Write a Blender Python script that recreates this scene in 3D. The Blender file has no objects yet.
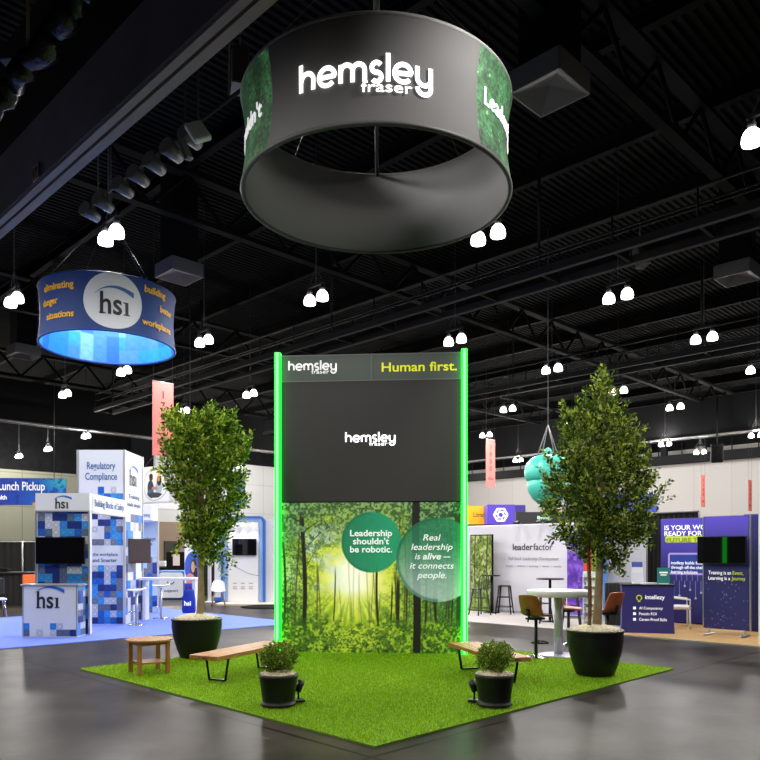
import bpy, bmesh, math, random
import numpy as np
from mathutils import Vector, Matrix, Euler

random.seed(7)
rng = np.random.default_rng(11)
C = bpy.context.scene.collection
S2 = math.sqrt(2.0)
FOC, HZ, EYE = 743.0, 552.0, 1.7
rad = math.radians

# ---------------------------------------------------------------- coordinates
def P(px, py, d):
    return Vector(((px-380)/FOC*d, d, EYE+(HZ-py)/FOC*d))
def F(px, py):
    d = FOC*EYE/(py-HZ)
    return Vector(((px-380)/FOC*d, d, 0))
def H(u, v, z=0.0):                      # hall axes stand at 45 degrees to the view
    return Vector(((u-v)/S2, (u+v)/S2, z))
YU, YV = rad(-45), rad(45)               # facing -u, facing -v

# ---------------------------------------------------------------- materials
def lin(c):
    return tuple((x/12.92 if x <= 0.04045 else ((x+0.055)/1.055)**2.4) for x in c)
def srgb(r, g, b):
    return lin((r/255, g/255, b/255))
MATS = {}
def mat(name, col, rough=0.5, metal=0.0, emit=0.0, ecol=None, noise=None, bump=None, spec=None):
    """noise=(scale, amount) mottles the colour, bump=(scale, strength)"""
    if name in MATS: return MATS[name]
    m = bpy.data.materials.new(name); m.use_nodes = True
    nt = m.node_tree; b = nt.nodes['Principled BSDF']
    b.inputs['Base Color'].default_value = (*col, 1)
    b.inputs['Roughness'].default_value = rough
    b.inputs['Metallic'].default_value = metal
    if spec is not None: b.inputs['Specular IOR Level'].default_value = spec
    if emit:
        b.inputs['Emission Color'].default_value = (*(ecol or col), 1)
        b.inputs['Emission Strength'].default_value = emit
    tc = nt.nodes.new('ShaderNodeTexCoord')
    if noise:
        n = nt.nodes.new('ShaderNodeTexNoise'); n.inputs['Scale'].default_value = noise[0]
        n.inputs['Detail'].default_value = 4
        nt.links.new(tc.outputs['Object'], n.inputs['Vector'])
        r = nt.nodes.new('ShaderNodeValToRGB')
        a = noise[1]
        r.color_ramp.elements[0].position = .3; r.color_ramp.elements[1].position = .7
        r.color_ramp.elements[0].color = (*[c*(1-a) for c in col], 1)
        r.color_ramp.elements[1].color = (*[min(1, c*(1+a)) for c in col], 1)
        nt.links.new(n.outputs['Fac'], r.inputs['Fac'])
        nt.links.new(r.outputs['Color'], b.inputs['Base Color'])
    if bump:
        n2 = nt.nodes.new('ShaderNodeTexNoise'); n2.inputs['Scale'].default_value = bump[0]
        nt.links.new(tc.outputs['Object'], n2.inputs['Vector'])
        bp = nt.nodes.new('ShaderNodeBump'); bp.inputs['Strength'].default_value = bump[1]
        bp.inputs['Distance'].default_value = .02
        nt.links.new(n2.outputs['Fac'], bp.inputs['Height'])
        nt.links.new(bp.outputs['Normal'], b.inputs['Normal'])
    MATS[name] = m
    return m
def print_mat(name, rough=0.45, emit=0.0):
    """a printed surface: reads the print's own colours from the mesh"""
    if name in MATS: return MATS[name]
    m = bpy.data.materials.new(name); m.use_nodes = True
    nt = m.node_tree; b = nt.nodes['Principled BSDF']
    a = nt.nodes.new('ShaderNodeAttribute'); a.attribute_name = 'ink'
    nt.links.new(a.outputs['Color'], b.inputs['Base Color'])
    b.inputs['Roughness'].default_value = rough
    if emit:  # optional glow added to prints; only the mural counts as backlit
        nt.links.new(a.outputs['Color'], b.inputs['Emission Color'])
        b.inputs['Emission Strength'].default_value = emit
    MATS[name] = m
    return m
def leaf_mat(name, dark, mid, light, trans=.35):
    if name in MATS: return MATS[name]
    m = bpy.data.materials.new(name); m.use_nodes = True
    nt = m.node_tree; b = nt.nodes['Principled BSDF']
    g = nt.nodes.new('ShaderNodeNewGeometry')
    r = nt.nodes.new('ShaderNodeValToRGB')
    e = r.color_ramp.elements
    e[0].color = (*dark, 1); e[1].color = (*light, 1)
    k = e.new(.6); k.color = (*mid, 1)
    nt.links.new(g.outputs['Random Per Island'], r.inputs['Fac'])
    nt.links.new(r.outputs['Color'], b.inputs['Base Color'])
    b.inputs['Roughness'].default_value = .4
    t = nt.nodes.new('ShaderNodeBsdfTranslucent')
    nt.links.new(r.outputs['Color'], t.inputs['Color'])
    mx = nt.nodes.new('ShaderNodeMixShader'); mx.inputs['Fac'].default_value = trans
    nt.links.new(b.outputs['BSDF'], mx.inputs[1]); nt.links.new(t.outputs['BSDF'], mx.inputs[2])
    nt.links.new(mx.outputs['Shader'], nt.nodes['Material Output'].inputs['Surface'])
    MATS[name] = m
    return m
def wood_mat(name, c1, c2, scale=6, axis=0, rough=.45):
    if name in MATS: return MATS[name]
    m = bpy.data.materials.new(name); m.use_nodes = True
    nt = m.node_tree; b = nt.nodes['Principled BSDF']
    tc = nt.nodes.new('ShaderNodeTexCoord'); mp = nt.nodes.new('ShaderNodeMapping')
    s = [10, 10, 10]; s[axis] = .8
    mp.inputs['Scale'].default_value = s
    nt.links.new(tc.outputs['Object'], mp.inputs['Vector'])
    n = nt.nodes.new('ShaderNodeTexNoise'); n.inputs['Scale'].default_value = scale; n.inputs['Detail'].default_value = 5
    nt.links.new(mp.outputs['Vector'], n.inputs['Vector'])
    r = nt.nodes.new('ShaderNodeValToRGB')
    r.color_ramp.elements[0].position = .3; r.color_ramp.elements[1].position = .7
    r.color_ramp.elements[0].color = (*c1, 1); r.color_ramp.elements[1].color = (*c2, 1)
    nt.links.new(n.outputs['Fac'], r.inputs['Fac'])
    nt.links.new(r.outputs['Color'], b.inputs['Base Color'])
    b.inputs['Roughness'].default_value = rough
    MATS[name] = m
    return m

# ---------------------------------------------------------------- mesh builder
class MB:
    def __init__(self): self.v = []; self.f = []; self.m = []; self.s = []; self.T = Matrix()
    def add(self, vs, fs, mi=0, smooth=False):
        o = len(self.v)
        self.v += [tuple(self.T @ Vector(p)) for p in vs]
        for f in fs:
            self.f.append(tuple(i+o for i in f)); self.m.append(mi); self.s.append(smooth)
        return self
    def box(self, c, s, rz=0, mi=0, rx=0, ry=0, ch=0):
        R = Euler((rx, ry, rz)).to_matrix(); c = Vector(c)
        x, y, z = s[0]/2, s[1]/2, s[2]/2
        if ch <= 0:
            vs = [c+R@Vector((a*x, b*y, d*z)) for a in (-1, 1) for b in (-1, 1) for d in (-1, 1)]
            fs = [(0,1,3,2),(4,6,7,5),(0,4,5,1),(2,3,7,6),(0,2,6,4),(1,5,7,3)]
            return self.add(vs, fs, mi)
        # chamfered in plan and at top/bottom
        def ring(h, k):
            return [(-x+k+ch,-y+k,h),(x-k-ch,-y+k,h),(x-k,-y+k+ch,h),(x-k,y-k-ch,h),(x-k-ch,y-k,h),(-x+k+ch,y-k,h),(-x+k,y-k-ch,h),(-x+k,-y+k+ch,h)]
        rings = [ring(-z, ch), ring(-z+ch, 0), ring(z-ch, 0), ring(z, ch)]
        vs = [c+R@Vector(p) for r in rings for p in r]; fs = []
        for i in range(3):
            for j in range(8):
                fs.append((i*8+j, i*8+(j+1) % 8, (i+1)*8+(j+1) % 8, (i+1)*8+j))
        fs.append(tuple(range(7, -1, -1))); fs.append(tuple(range(24, 32)))
        return self.add(vs, fs, mi)
    def cyl(self, a, b, r0, r1=None, n=12, mi=0, caps=True, smooth=True):
        a = Vector(a); b = Vector(b); r1 = r0 if r1 is None else r1
        d = (b-a).normalized(); q = d.to_track_quat('Z', 'Y').to_matrix()
        vs = []
        for c, r in ((a, r0), (b, r1)):
            for i in range(n):
                t = 2*math.pi*i/n; vs.append(c+q@Vector((r*math.cos(t), r*math.sin(t), 0)))
        fs = [(i, (i+1) % n, n+(i+1) % n, n+i) for i in range(n)]
        self.add(vs, fs, mi, smooth)
        if caps:
            self.add(vs[:n], [tuple(range(n-1, -1, -1))], mi); self.add(vs[n:], [tuple(range(n))], mi)
        return self
    def tube(self, pts, r, n=8, mi=0, caps=True):
        pts = [Vector(p) for p in pts]; k = len(pts)
        rr = r if isinstance(r, (list, tuple)) else [r]*k
        vs = []; up = None
        for i, p in enumerate(pts):
            d = (pts[min(i+1, k-1)]-pts[max(i-1, 0)]).normalized()
            if up is None:
                up = Vector((0, 0, 1)) if abs(d.z) < .9 else Vector((1, 0, 0))
            x = d.cross(up).normalized(); y = x.cross(d).normalized(); up = y
            for j in range(n):
                t = 2*math.pi*j/n; vs.append(p+(x*math.cos(t)+y*math.sin(t))*rr[i])
        fs = [(i*n+j, i*n+(j+1) % n, (i+1)*n+(j+1) % n, (i+1)*n+j) for i in range(k-1) for j in range(n)]
        if caps: fs += [tuple(range(n-1, -1, -1)), tuple(range((k-1)*n, k*n))]
        return self.add(vs, fs, mi, True)
    def lathe(self, prof, n=32, c=(0, 0, 0), mi=0, smooth=True):
        c = Vector(c); vs = []; fs = []; k = len(prof)
        for r, z in prof:
            for i in range(n):
                t = 2*math.pi*i/n; vs.append(c+Vector((r*math.cos(t), r*math.sin(t), z)))
        for a in range(k-1):
            for i in range(n):
                fs.append((a*n+i, a*n+(i+1) % n, (a+1)*n+(i+1) % n, (a+1)*n+i))
        if prof[0][0] > 1e-5: fs.append(tuple(range(n-1, -1, -1)))
        if prof[-1][0] > 1e-5: fs.append(tuple(range((k-1)*n, k*n)))
        return self.add(vs, fs, mi, smooth)
    def prism(self, outline, y0, y1, mi=0):
        """outline in x,z; extruded from y0 (front) to y1"""
        n = len(outline)
        vs = [(x, y0, z) for x, z in outline]+[(x, y1, z) for x, z in outline]
        fs = [tuple(range(n)), tuple(range(2*n-1, n-1, -1))]
        fs += [(i, n+i, n+(i+1) % n, (i+1) % n) for i in range(n)]
        return self.add(vs, fs, mi)
    def strip(self, pts, w, y0=0.0, y1=.006, mi=0):
        """flat stroke of width w along points in x,z"""
        pts = [Vector((p[0], p[1])) for p in pts]; k = len(pts); L = []; R = []
        for i, p in enumerate(pts):
            d = (pts[min(i+1, k-1)]-pts[max(i-1, 0)]).normalized(); nn = Vector((-d.y, d.x))
            L.append(p+nn*w/2); R.append(p-nn*w/2)
        vs = []
        for i in range(k):
            vs += [(L[i].x, y0, L[i].y), (R[i].x, y0, R[i].y), (R[i].x, y1, R[i].y), (L[i].x, y1, L[i].y)]
        fs = []
        for i in range(k-1):
            a, b = i*4, (i+1)*4
            for j in range(4): fs.append((a+j, a+(j+1) % 4, b+(j+1) % 4, b+j))
        fs += [(0, 1, 2, 3), tuple(4*(k-1)+j for j in (3, 2, 1, 0))]
        return self.add(vs, fs, mi)
    def build(self, name, m, parent=None, loc=None, rz=0, warp=None):
        me = bpy.data.meshes.new(name)
        vs = [warp(Vector(p)) for p in self.v] if warp else self.v
        me.from_pydata([tuple(p) for p in vs], [], self.f)
        for x in (m if isinstance(m, (list, tuple)) else [m]): me.materials.append(x)
        me.polygons.foreach_set('material_index', self.m)
        me.polygons.foreach_set('use_smooth', self.s)
        bm = bmesh.new(); bm.from_mesh(me)
        bmesh.ops.remove_doubles(bm, verts=bm.verts, dist=1e-6)
        bmesh.ops.recalc_face_normals(bm, faces=bm.faces); bm.to_mesh(me); bm.free()
        me.update()
        o = bpy.data.objects.new(name, me); C.objects.link(o)
        if parent: o.parent = parent
        if loc is not None: o.location = loc
        o.rotation_euler.z = rz
        return o

def tag(o, label, cat, group=None):
    o['label'] = label; o['category'] = cat
    if group: o['group'] = group
    return o
def thing(name, label, cat, loc=(0, 0, 0), rz=0, group=None):
    o = bpy.data.objects.new(name, None); C.objects.link(o)
    o.empty_display_size = .1
    o.location = loc; o.rotation_euler = (0, 0, rz)
    return tag(o, label, cat, group)
def struct(o): o['kind'] = 'structure'; return o
def dup(root, loc, rz=0, label=None, group=None):
    r = root.copy(); C.objects.link(r); r.location = loc; r.rotation_euler = (0, 0, rz)
    if label: r['label'] = label
    if group: r['group'] = group
    for ch in list(root.children):
        c = ch.copy(); C.objects.link(c); c.parent = r
        for g in list(ch.children):
            d = g.copy(); C.objects.link(d); d.parent = c
    return r

# ---------------------------------------------------------------- lettering
def text_geo(s, bold=0.0, shear=0.0, extrude=.02, space=1.0):
    cu = bpy.data.curves.new('lettering', 'FONT'); cu.body = s; cu.size = 1
    cu.offset = bold; cu.shear = shear; cu.extrude = extrude; cu.space_character = space
    cu.resolution_u = 4; cu.fill_mode = 'BOTH'
    o = bpy.data.objects.new('lettering', cu); C.objects.link(o)
    bpy.context.view_layer.update()
    me = o.evaluated_get(bpy.context.evaluated_depsgraph_get()).to_mesh()
    vs = [(v.co.x, v.co.y, v.co.z) for v in me.vertices]; fs = [tuple(p.vertices) for p in me.polygons]
    o.to_mesh_clear(); bpy.data.objects.remove(o); bpy.data.curves.remove(cu)
    return vs, fs
def text_into(mb, s, x, z, w=None, h=None, bold=.02, shear=0.0, align='L', y=0.0, t=.004, space=1.0, mi=0):
    """letters in the x,z plane facing -y; w = total width, h = cap height"""
    vs, fs = text_geo(s, bold, shear, .5, space)
    if not vs: return mb
    xs = [p[0] for p in vs]; x0, x1 = min(xs), max(xs)
    k = None
    if w: k = w/(x1-x0)
    kz = h/.73 if h else k
    kx = k if k else kz
    W = (x1-x0)*kx
    off = x-x0*kx-(W/2 if align == 'C' else W if align == 'R' else 0)
    out = [(off+p[0]*kx, y-p[2]*t, z+p[1]*kz) for p in vs]
    return mb.add(out, fs, mi)
def arc(cx, cy, r, a0, a1, n=14, ry=None):
    ry = ry or r
    return [(cx+r*math.cos(rad(a0+(a1-a0)*i/n)), cy+ry*math.sin(rad(a0+(a1-a0)*i/n))) for i in range(n+1)]
def rounded_logo(mb, x, z, w, y=0.0, t=.006):
    """lower case rounded wordmark with a small second line; x = left, z = baseline, w = width"""
    sw = .25; G = []
    cx = 0
    def put(strokes, adv):
        nonlocal cx
        for s in strokes: G.append([(a+cx, b) for a, b in s])
        cx += adv+.36
    e = [[(-.0, .5), (.96, .5)]+arc(.48, .5, .48, 6, 318, 22)]
    put([[(0, 0), (0, 1.5)], arc(.40, .56, .40, 180, 0)+[(.80, 0)]], .80)
    put(e, .94)
    put([[(0, 0), (0, 1.0)], arc(.34, .62, .34, 180, 0)+[(.68, 0)], arc(1.02, .62, .34, 180, 0)+[(1.36, 0)]], 1.36)
    put([arc(.30, .74, .27, 35, 270, 12)+arc(.30, .23, .26, 90, -145, 12)], .58)
    put([[(0, 0), (0, 1.5)]], 0)
    put(e, .94)
    put([[(0, 1.0), (0, .40)]+arc(.40, .40, .40, 180, 360)+[(.80, 1.0)], arc(.40, -.13, .40, 180, 360, 12), [(.80, .5), (.80, -.14)]], .80)
    tot = cx-.36+sw
    k = w/tot
    for s in G: mb.strip([(x+(a+sw/2)*k, z+b*k) for a, b in s], sw*k, y-t, y)
    text_into(mb, 'fraser', x+3.75*k, z-.60*k, w=2.85*k, h=.64*k, bold=.002, y=y-t/2, t=t)
    return mb
def hsi_logo(mbk, mbb, x, z, w, y=0.0, t=.006):
    """black serif-like letters with a blue swoosh above; x centre, z baseline"""
    text_into(mbk, 'hs', x-.42*w, z, w=.58*w, h=.62*w, bold=.015, y=y-t/2, t=t)
    mbk.box((x+.29*w, y-t/2, z+.18*w), (.085*w, t, .36*w)); mbk.box((x+.26*w, y-t/2, z+.345*w), (.13*w, t, .03*w))
    mbk.box((x+.29*w, y-t/2, z+.012*w), (.17*w, t, .03*w)); mbk.box((x-.36*w, y-t/2, z+.012*w), (.17*w, t, .03*w))
    up = [(x-.5*w+i/16*w*1.05, z+.52*w+.25*w*math.sin(math.pi*(i/16)**.8*.82)) for i in range(17)]
    lo = [(x-.5*w+i/16*w*1.05, z+.52*w+.25*w*math.sin(math.pi*(i/16)**.8*.82)-.13*w*(i/16)**1.2-.004) for i in range(17)]
    for i in range(16):
        mbb.prism([up[i], up[i+1], lo[i+1], lo[i]], y-t, y)

# ---------------------------------------------------------------- printed panels
def painted(name, w, h, nx, ny, fn, m, parent=None, loc=(0, 0, 0), rz=0, warp=None, z0=0.0, x0=None):
    """grid in x,z facing -y; fn(U,V)->(ny,nx,3) in sRGB 0..1"""
    U, V = np.meshgrid(np.linspace(0, 1, nx), np.linspace(0, 1, ny))
    col = np.clip(fn(U, V), 0, 1)
    col = np.where(col <= .04045, col/12.92, ((col+.055)/1.055)**2.4)
    xs = (U-.5)*w; zs = V*h+z0
    vs = np.stack([xs, np.zeros_like(xs), zs], -1).reshape(-1, 3)
    if warp: vs = np.array([tuple(warp(Vector(p))) for p in vs])
    idx = np.arange(nx*ny).reshape(ny, nx)
    fs = np.stack([idx[:-1, :-1], idx[:-1, 1:], idx[1:, 1:], idx[1:, :-1]], -1).reshape(-1, 4)
    me = bpy.data.meshes.new(name)
    me.from_pydata(vs.tolist(), [], fs.tolist())
    a = me.color_attributes.new('ink', 'FLOAT_COLOR', 'POINT')
    rgba = np.ones((nx*ny, 4), np.float32); rgba[:, :3] = col.reshape(-1, 3)
    a.data.foreach_set('color', rgba.ravel())
    me.materials.append(m)
    me.polygons.foreach_set('use_smooth', [bool(warp)]*len(fs))
    me.update()
    o = bpy.data.objects.new(name, me); C.objects.link(o)
    if parent: o.parent = parent
    o.location = loc; o.rotation_euler.z = rz
    return o
def vnoise(U, V, sx, sy, seed=0):
    r = np.random.default_rng(seed); g = r.random((int(sy)+3, int(sx)+3))
    x = U*sx; y = V*sy; i = np.clip(np.floor(x).astype(int), 0, int(sx)+1); j = np.clip(np.floor(y).astype(int), 0, int(sy)+1)
    fx = x-i; fy = y-j; fx = fx*fx*(3-2*fx); fy = fy*fy*(3-2*fy)
    return (g[j, i]*(1-fx)+g[j, i+1]*fx)*(1-fy)+(g[j+1, i]*(1-fx)+g[j+1, i+1]*fx)*fy
def fbm(U, V, sx, sy, seed=0, o=4):
    s = 0; a = .5; t = 0
    for k in range(o):
        s = s+a*vnoise(U, V, sx*2**k, sy*2**k, seed+k*17); t += a; a *= .62
    return s/t
def c3(r, g, b): return np.array([r/255, g/255, b/255])
def mix(a, b, t): return a*(1-t[..., None])+b*t[..., None]
def sst(x, a, b):
    t = np.clip((x-a)/(b-a), 0, 1); return t*t*(3-2*t)
PAL = [c3(206, 210, 226), c3(206, 210, 226), c3(46, 140, 226), c3(58, 156, 240), c3(24, 100, 205), c3(14, 46, 128), c3(18, 58, 150), c3(92, 112, 146), c3(120, 128, 150)]
def blocks(w, h, cell, seed, keep=None, bg=c3(222, 226, 236)):
    """printed toy-brick pattern, keep(V, rnd) tells which cells are printed"""
    def fn(U, V):
        r = np.random.default_rng(seed)
        nx, ny = int(w/cell)+2, int(h/cell)+2
        pick = r.integers(0, len(PAL), (ny, nx)); rnd = r.random((ny, nx))
        for _ in range(nx*ny//4):         # two-cell bricks
            a, b = r.integers(0, ny-1), r.integers(0, nx-1)
            if r.random() < .5: pick[a, b+1] = pick[a, b]
            else: pick[a+1, b] = pick[a, b]
        X = U*w/cell; Y = V*h/cell; i = np.floor(X).astype(int); j = np.floor(Y).astype(int)
        col = np.array(PAL)[pick[j, i]]
        dd = np.hypot(X-i-.5, Y-j-.5)
        ring = np.exp(-((dd-.33)/.06)**2)*.22
        col = col*(1-ring[..., None])
        edge = (np.minimum(np.minimum(X-i, 1-(X-i)), np.minimum(Y-j, 1-(Y-j))) < .05)*.12
        col = col*(1-edge[..., None])
        if keep is not None:
            k = keep(V[:, :], rnd[j, i], (j+.5)*cell/h)
            col = np.where(k[..., None], col, bg)
        return col
    return fn
# ================================================================ materials
M_black = mat('black_paint', (.008, .008, .009), .85, noise=(2, .3), spec=.1)
M_blackmetal = mat('black_metal', (.012, .012, .013), .4, .3)
M_steel = mat('dull_steel', (.16, .16, .165), .45, .6)
M_chrome = mat('chrome', (.7, .7, .72), .15, 1.0)
M_white = mat('white_laminate', srgb(232, 234, 240), .4)
M_offwhite = mat('white_fabric', srgb(214, 214, 220), .8, bump=(120, .1))
M_letterw = mat('white_lettering', (.9, .9, .92), .5, emit=.55)  # small glow added to white lettering, plain vinyl on the tower header
M_glow = mat('lit_lettering', (.9, .9, .95), .5, emit=1.6, ecol=(1, 1, 1))
M_alu = mat('aluminium', (.55, .56, .58), .35, .7)
M_screen = mat('black_glass', (.004, .004, .005), .03, spec=.35)
M_cable = mat('grey_cable', (.045, .045, .045), .7)

# ================================================================ the setting
def floor_mat():
    m = bpy.data.materials.new('polished_concrete'); m.use_nodes = True
    nt = m.node_tree; b = nt.nodes['Principled BSDF']; N = nt.nodes.new; L = nt.links.new
    tc = N('ShaderNodeTexCoord'); mp = N('ShaderNodeMapping')
    mp.inputs['Rotation'].default_value = (0, 0, rad(-45))      # u, v axes
    L(tc.outputs['Object'], mp.inputs['Vector'])
    n1 = N('ShaderNodeTexNoise'); n1.inputs['Scale'].default_value = .8; n1.inputs['Detail'].default_value = 8; n1.inputs['Roughness'].default_value = .62
    L(mp.outputs['Vector'], n1.inputs['Vector'])
    r = N('ShaderNodeValToRGB'); r.color_ramp.elements[0].position = .3; r.color_ramp.elements[1].position = .72
    r.color_ramp.elements[0].color = (.013, .0108, .0092, 1); r.color_ramp.elements[1].color = (.074, .062, .052, 1)
    L(n1.outputs['Fac'], r.inputs['Fac'])
    sep = N('ShaderNodeSeparateXYZ'); L(mp.outputs['Vector'], sep.inputs['Vector'])
    mask = None
    for ax, per, off in (('X', 5.5, 1.2), ('Y', 5.5, 1.1)):
        a = N('ShaderNodeMath'); a.operation = 'ADD'; a.inputs[1].default_value = off+110
        L(sep.outputs[ax], a.inputs[0])
        q = N('ShaderNodeMath'); q.operation = 'PINGPONG'; q.inputs[1].default_value = per/2
        L(a.outputs[0], q.inputs[0])
        c = N('ShaderNodeMath'); c.operation = 'LESS_THAN'; c.inputs[1].default_value = .018
        L(q.outputs[0], c.inputs[0])
        if mask is None: mask = c
        else:
            x = N('ShaderNodeMath'); x.operation = 'MAXIMUM'; L(mask.outputs[0], x.inputs[0]); L(c.outputs[0], x.inputs[1]); mask = x
    mx = N('ShaderNodeMixRGB'); mx.inputs['Color2'].default_value = (.012, .011, .010, 1)
    L(mask.outputs[0], mx.inputs['Fac']); L(r.outputs['Color'], mx.inputs['Color1'])
    L(mx.outputs['Color'], b.inputs['Base Color'])
    n2 = N('ShaderNodeTexNoise'); n2.inputs['Scale'].default_value = 1.7; n2.inputs['Detail'].default_value = 6
    L(mp.outputs['Vector'], n2.inputs['Vector'])
    rr = N('ShaderNodeMapRange'); rr.inputs['From Min'].default_value = .3; rr.inputs['From Max'].default_value = .7
    rr.inputs['To Min'].default_value = .32; rr.inputs['To Max'].default_value = .35
    L(n2.outputs['Fac'], rr.inputs['Value']); L(rr.outputs['Result'], b.inputs['Roughness'])
    b.inputs['Specular IOR Level'].default_value = .04
    bp = N('ShaderNodeBump'); bp.inputs['Strength'].default_value = .02; bp.inputs['Distance'].default_value = .01
    n3 = N('ShaderNodeTexNoise'); n3.inputs['Scale'].default_value = 6
    L(mp.outputs['Vector'], n3.inputs['Vector']); L(n3.outputs['Fac'], bp.inputs['Height'])
    return m
UW, VB, VL, ZC = 66.0, 56.0, 66.0, 13.5          # right wall, back wall, left wall, ceiling
def uvbox(mb, u0, u1, v0, v1, z0, z1, mi=0):
    vs = [H(u, v, z) for u in (u0, u1) for v in (v0, v1) for z in (z0, z1)]
    return mb.add(vs, [(0,1,3,2),(4,6,7,5),(0,4,5,1),(2,3,7,6),(0,2,6,4),(1,5,7,3)], mi)
U0, V0 = -14.0, -14.0
fl = MB(); uvbox(fl, U0, UW, V0, VL, -.3, 0)
struct(fl.build('floor', floor_mat()))
# corrugated roof deck, ribs running along u
ce = MB(); pitch = .24; nrib = int((VL-V0)/pitch)
vs = []; fs = []
for i in range(nrib):
    v = V0+i*pitch
    for dv, dz in ((0, 0), (.45, 0), (.55, .09), (.9, .09)):
        vs += [H(U0, v+dv*pitch, ZC+dz), H(UW, v+dv*pitch, ZC+dz)]
for i in range(len(vs)//2-1): fs.append((2*i, 2*i+1, 2*i+3, 2*i+2))
ce.add(vs, fs)
uvbox(ce, U0, UW, V0, VL, ZC+.15, ZC+.3)
M_deck = mat('dark_roof_deck', (.013, .013, .0132), .9, spec=.08)
struct(ce.build('ceiling', M_deck))

def panel_wall_mat(name, col, sx, sz, line):
    m = bpy.data.materials.new(name); m.use_nodes = True
    nt = m.node_tree; b = nt.nodes['Principled BSDF']; N = nt.nodes.new; L = nt.links.new
    tc = N('ShaderNodeTexCoord'); br = N('ShaderNodeTexBrick'); mp = N('ShaderNodeMapping')
    sep = N('ShaderNodeSeparateXYZ'); cm = N('ShaderNodeCombineXYZ')
    mp.inputs['Rotation'].default_value = (0, 0, rad(-45))
    L(tc.outputs['Object'], mp.inputs['Vector']); L(mp.outputs['Vector'], sep.inputs['Vector'])
    ad = N('ShaderNodeMath'); ad.operation = 'ADD'; L(sep.outputs['X'], ad.inputs[0]); L(sep.outputs['Y'], ad.inputs[1])
    L(ad.outputs[0], cm.inputs['X']); L(sep.outputs['Z'], cm.inputs['Y'])
    L(cm.outputs['Vector'], br.inputs['Vector'])
    br.offset = 0; br.inputs['Scale'].default_value = 1
    br.inputs['Brick Width'].default_value = sx; br.inputs['Row Height'].default_value = sz
    br.inputs['Mortar Size'].default_value = .03
    br.inputs['Color1'].default_value = (*col, 1); br.inputs['Color2'].default_value = (*[c*.96 for c in col], 1)
    br.inputs['Mortar'].default_value = (*line, 1)
    L(br.outputs['Color'], b.inputs['Base Color']); b.inputs['Roughness'].default_value = .7
    return m
M_wallw = panel_wall_mat('white_panel_wall', srgb(208, 204, 200), 3.2, 60, srgb(192, 188, 184))
M_wallg = panel_wall_mat('grid_panel_wall', srgb(190, 190, 190), 2.2, 2.6, srgb(166, 166, 165))
M_wallb = panel_wall_mat('beige_panel_wall', srgb(124, 125, 107), 3.0, 2.6, srgb(92, 92, 80))
M_brown = mat('brown_wall', srgb(134, 116, 96), .7)
w = MB(); uvbox(w, UW, UW+.3, V0, VB, 0, 10.8); uvbox(w, UW+.1, UW+.4, V0, VB, 10.8, ZC, 1)
struct(w.build('wall_right', [M_wallw, M_black]))
w = MB(); uvbox(w, 30, UW, VB, VB+.3, 4.2, 9.6); uvbox(w, 30, UW, VB+.1, VB+.4, 9.6, ZC, 1); uvbox(w, 30, UW, VB, VB+.3, 0, 4.2, 2)
struct(w.build('wall_back', [M_wallg, M_black, M_brown]))
w = MB(); uvbox(w, U0, 30, VL-6, VL, 0, 8.0); uvbox(w, U0, 30, VL-5.8, VL, 8.0, ZC, 1)
struct(w.build('wall_left', [M_wallb, M_black]))
# dark doorway and vent strip in the back wall
def on_wall(px, py, v):                       # point on a v = const plane
    k = (px-380)/FOC; d = v*S2/(1-k); return Vector((k*d, d, EYE+(HZ-py)/FOC*d))
a = on_wall(164, 541, VB); b = on_wall(176, 541, VB); mid = (a+b)/2
o = MB().box((0, -.05, a.z/2), ((b-a).length, .1, a.z)).build('door_1', mat('dark_door', srgb(40, 36, 32), .6), None, (mid.x, mid.y, 0), YV); struct(o)
MB().box((0, -.03, 0), (.12, .06, .3)).build('door_handle', M_steel, o, (1.1, -.1, 1.0))
a = on_wall(162, 500, VB-.05); b = on_wall(192, 507, VB-.05); mid = (a+b)/2
tag(MB().box((0, 0, 0), ((b-a).length, .12, .55)).build('wall_vent', M_black, None, mid-Vector((0, .1, 0)), YV), 'long black vent strip in pale wall above the brown wall', 'vent')

# purlins and girders under the deck
tn = 0
M_beam = mat('dark_steel', (.0075, .0075, .0077), .8, noise=(1.5, .3), spec=.1)
for i in range(20):
    u = U0+1.5+i*4.0
    if u > UW-1: break
    tn += 1; m_ = MB(); uvbox(m_, u-.11, u+.11, V0, VL-6, ZC-.05, ZC+.02); uvbox(m_, u-.02, u+.02, V0, VL-6, ZC-.4, ZC-.05); uvbox(m_, u-.11, u+.11, V0, VL-6, ZC-.46, ZC-.4)
    struct(m_.build('trim_%d' % tn, M_beam))
for v in (-4.4, 7.3, 19.0, 30.8, 42.5):
    tn += 1; m_ = MB(); uvbox(m_, U0, UW, v-.18, v+.18, ZC-1.0, ZC-.88); uvbox(m_, U0, UW, v-.14, v+.14, ZC-2.3, ZC-2.15)
    n_ = int((UW-U0)/2.4)
    for k in range(n_):                       # lattice web
        u = U0+k*2.4
        m_.cyl(H(u, v, ZC-2.2), H(u+1.2, v, ZC-.95), .06, n=6); m_.cyl(H(u+1.2, v, ZC-.95), H(u+2.4, v, ZC-2.2), .06, n=6)
    struct(m_.build('trim_%d' % tn, M_beam))
# far dark soffits with a thin pale pipe under their lower edge
M_soff = mat('dark_soffit', (.016, .016, .017), .85, spec=.1)
M_pipe = mat('pale_pipe', (.30, .29, .28), .5)
tn += 1; m_ = MB(); uvbox(m_, 47.6, 48.6, V0, 44, 9.05, 11.4); uvbox(m_, 47.5, 47.6, V0, 44, 8.98, 9.07, 1); struct(m_.build('trim_%d' % tn, [M_soff, M_pipe]))
tn += 1; m_ = MB(); uvbox(m_, U0, 47.4, 44, 45, 9.05, 11.4); uvbox(m_, U0, 47.4, 43.9, 44, 8.98, 9.07, 1); struct(m_.build('trim_%d' % tn, [M_soff, M_pipe]))
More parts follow.
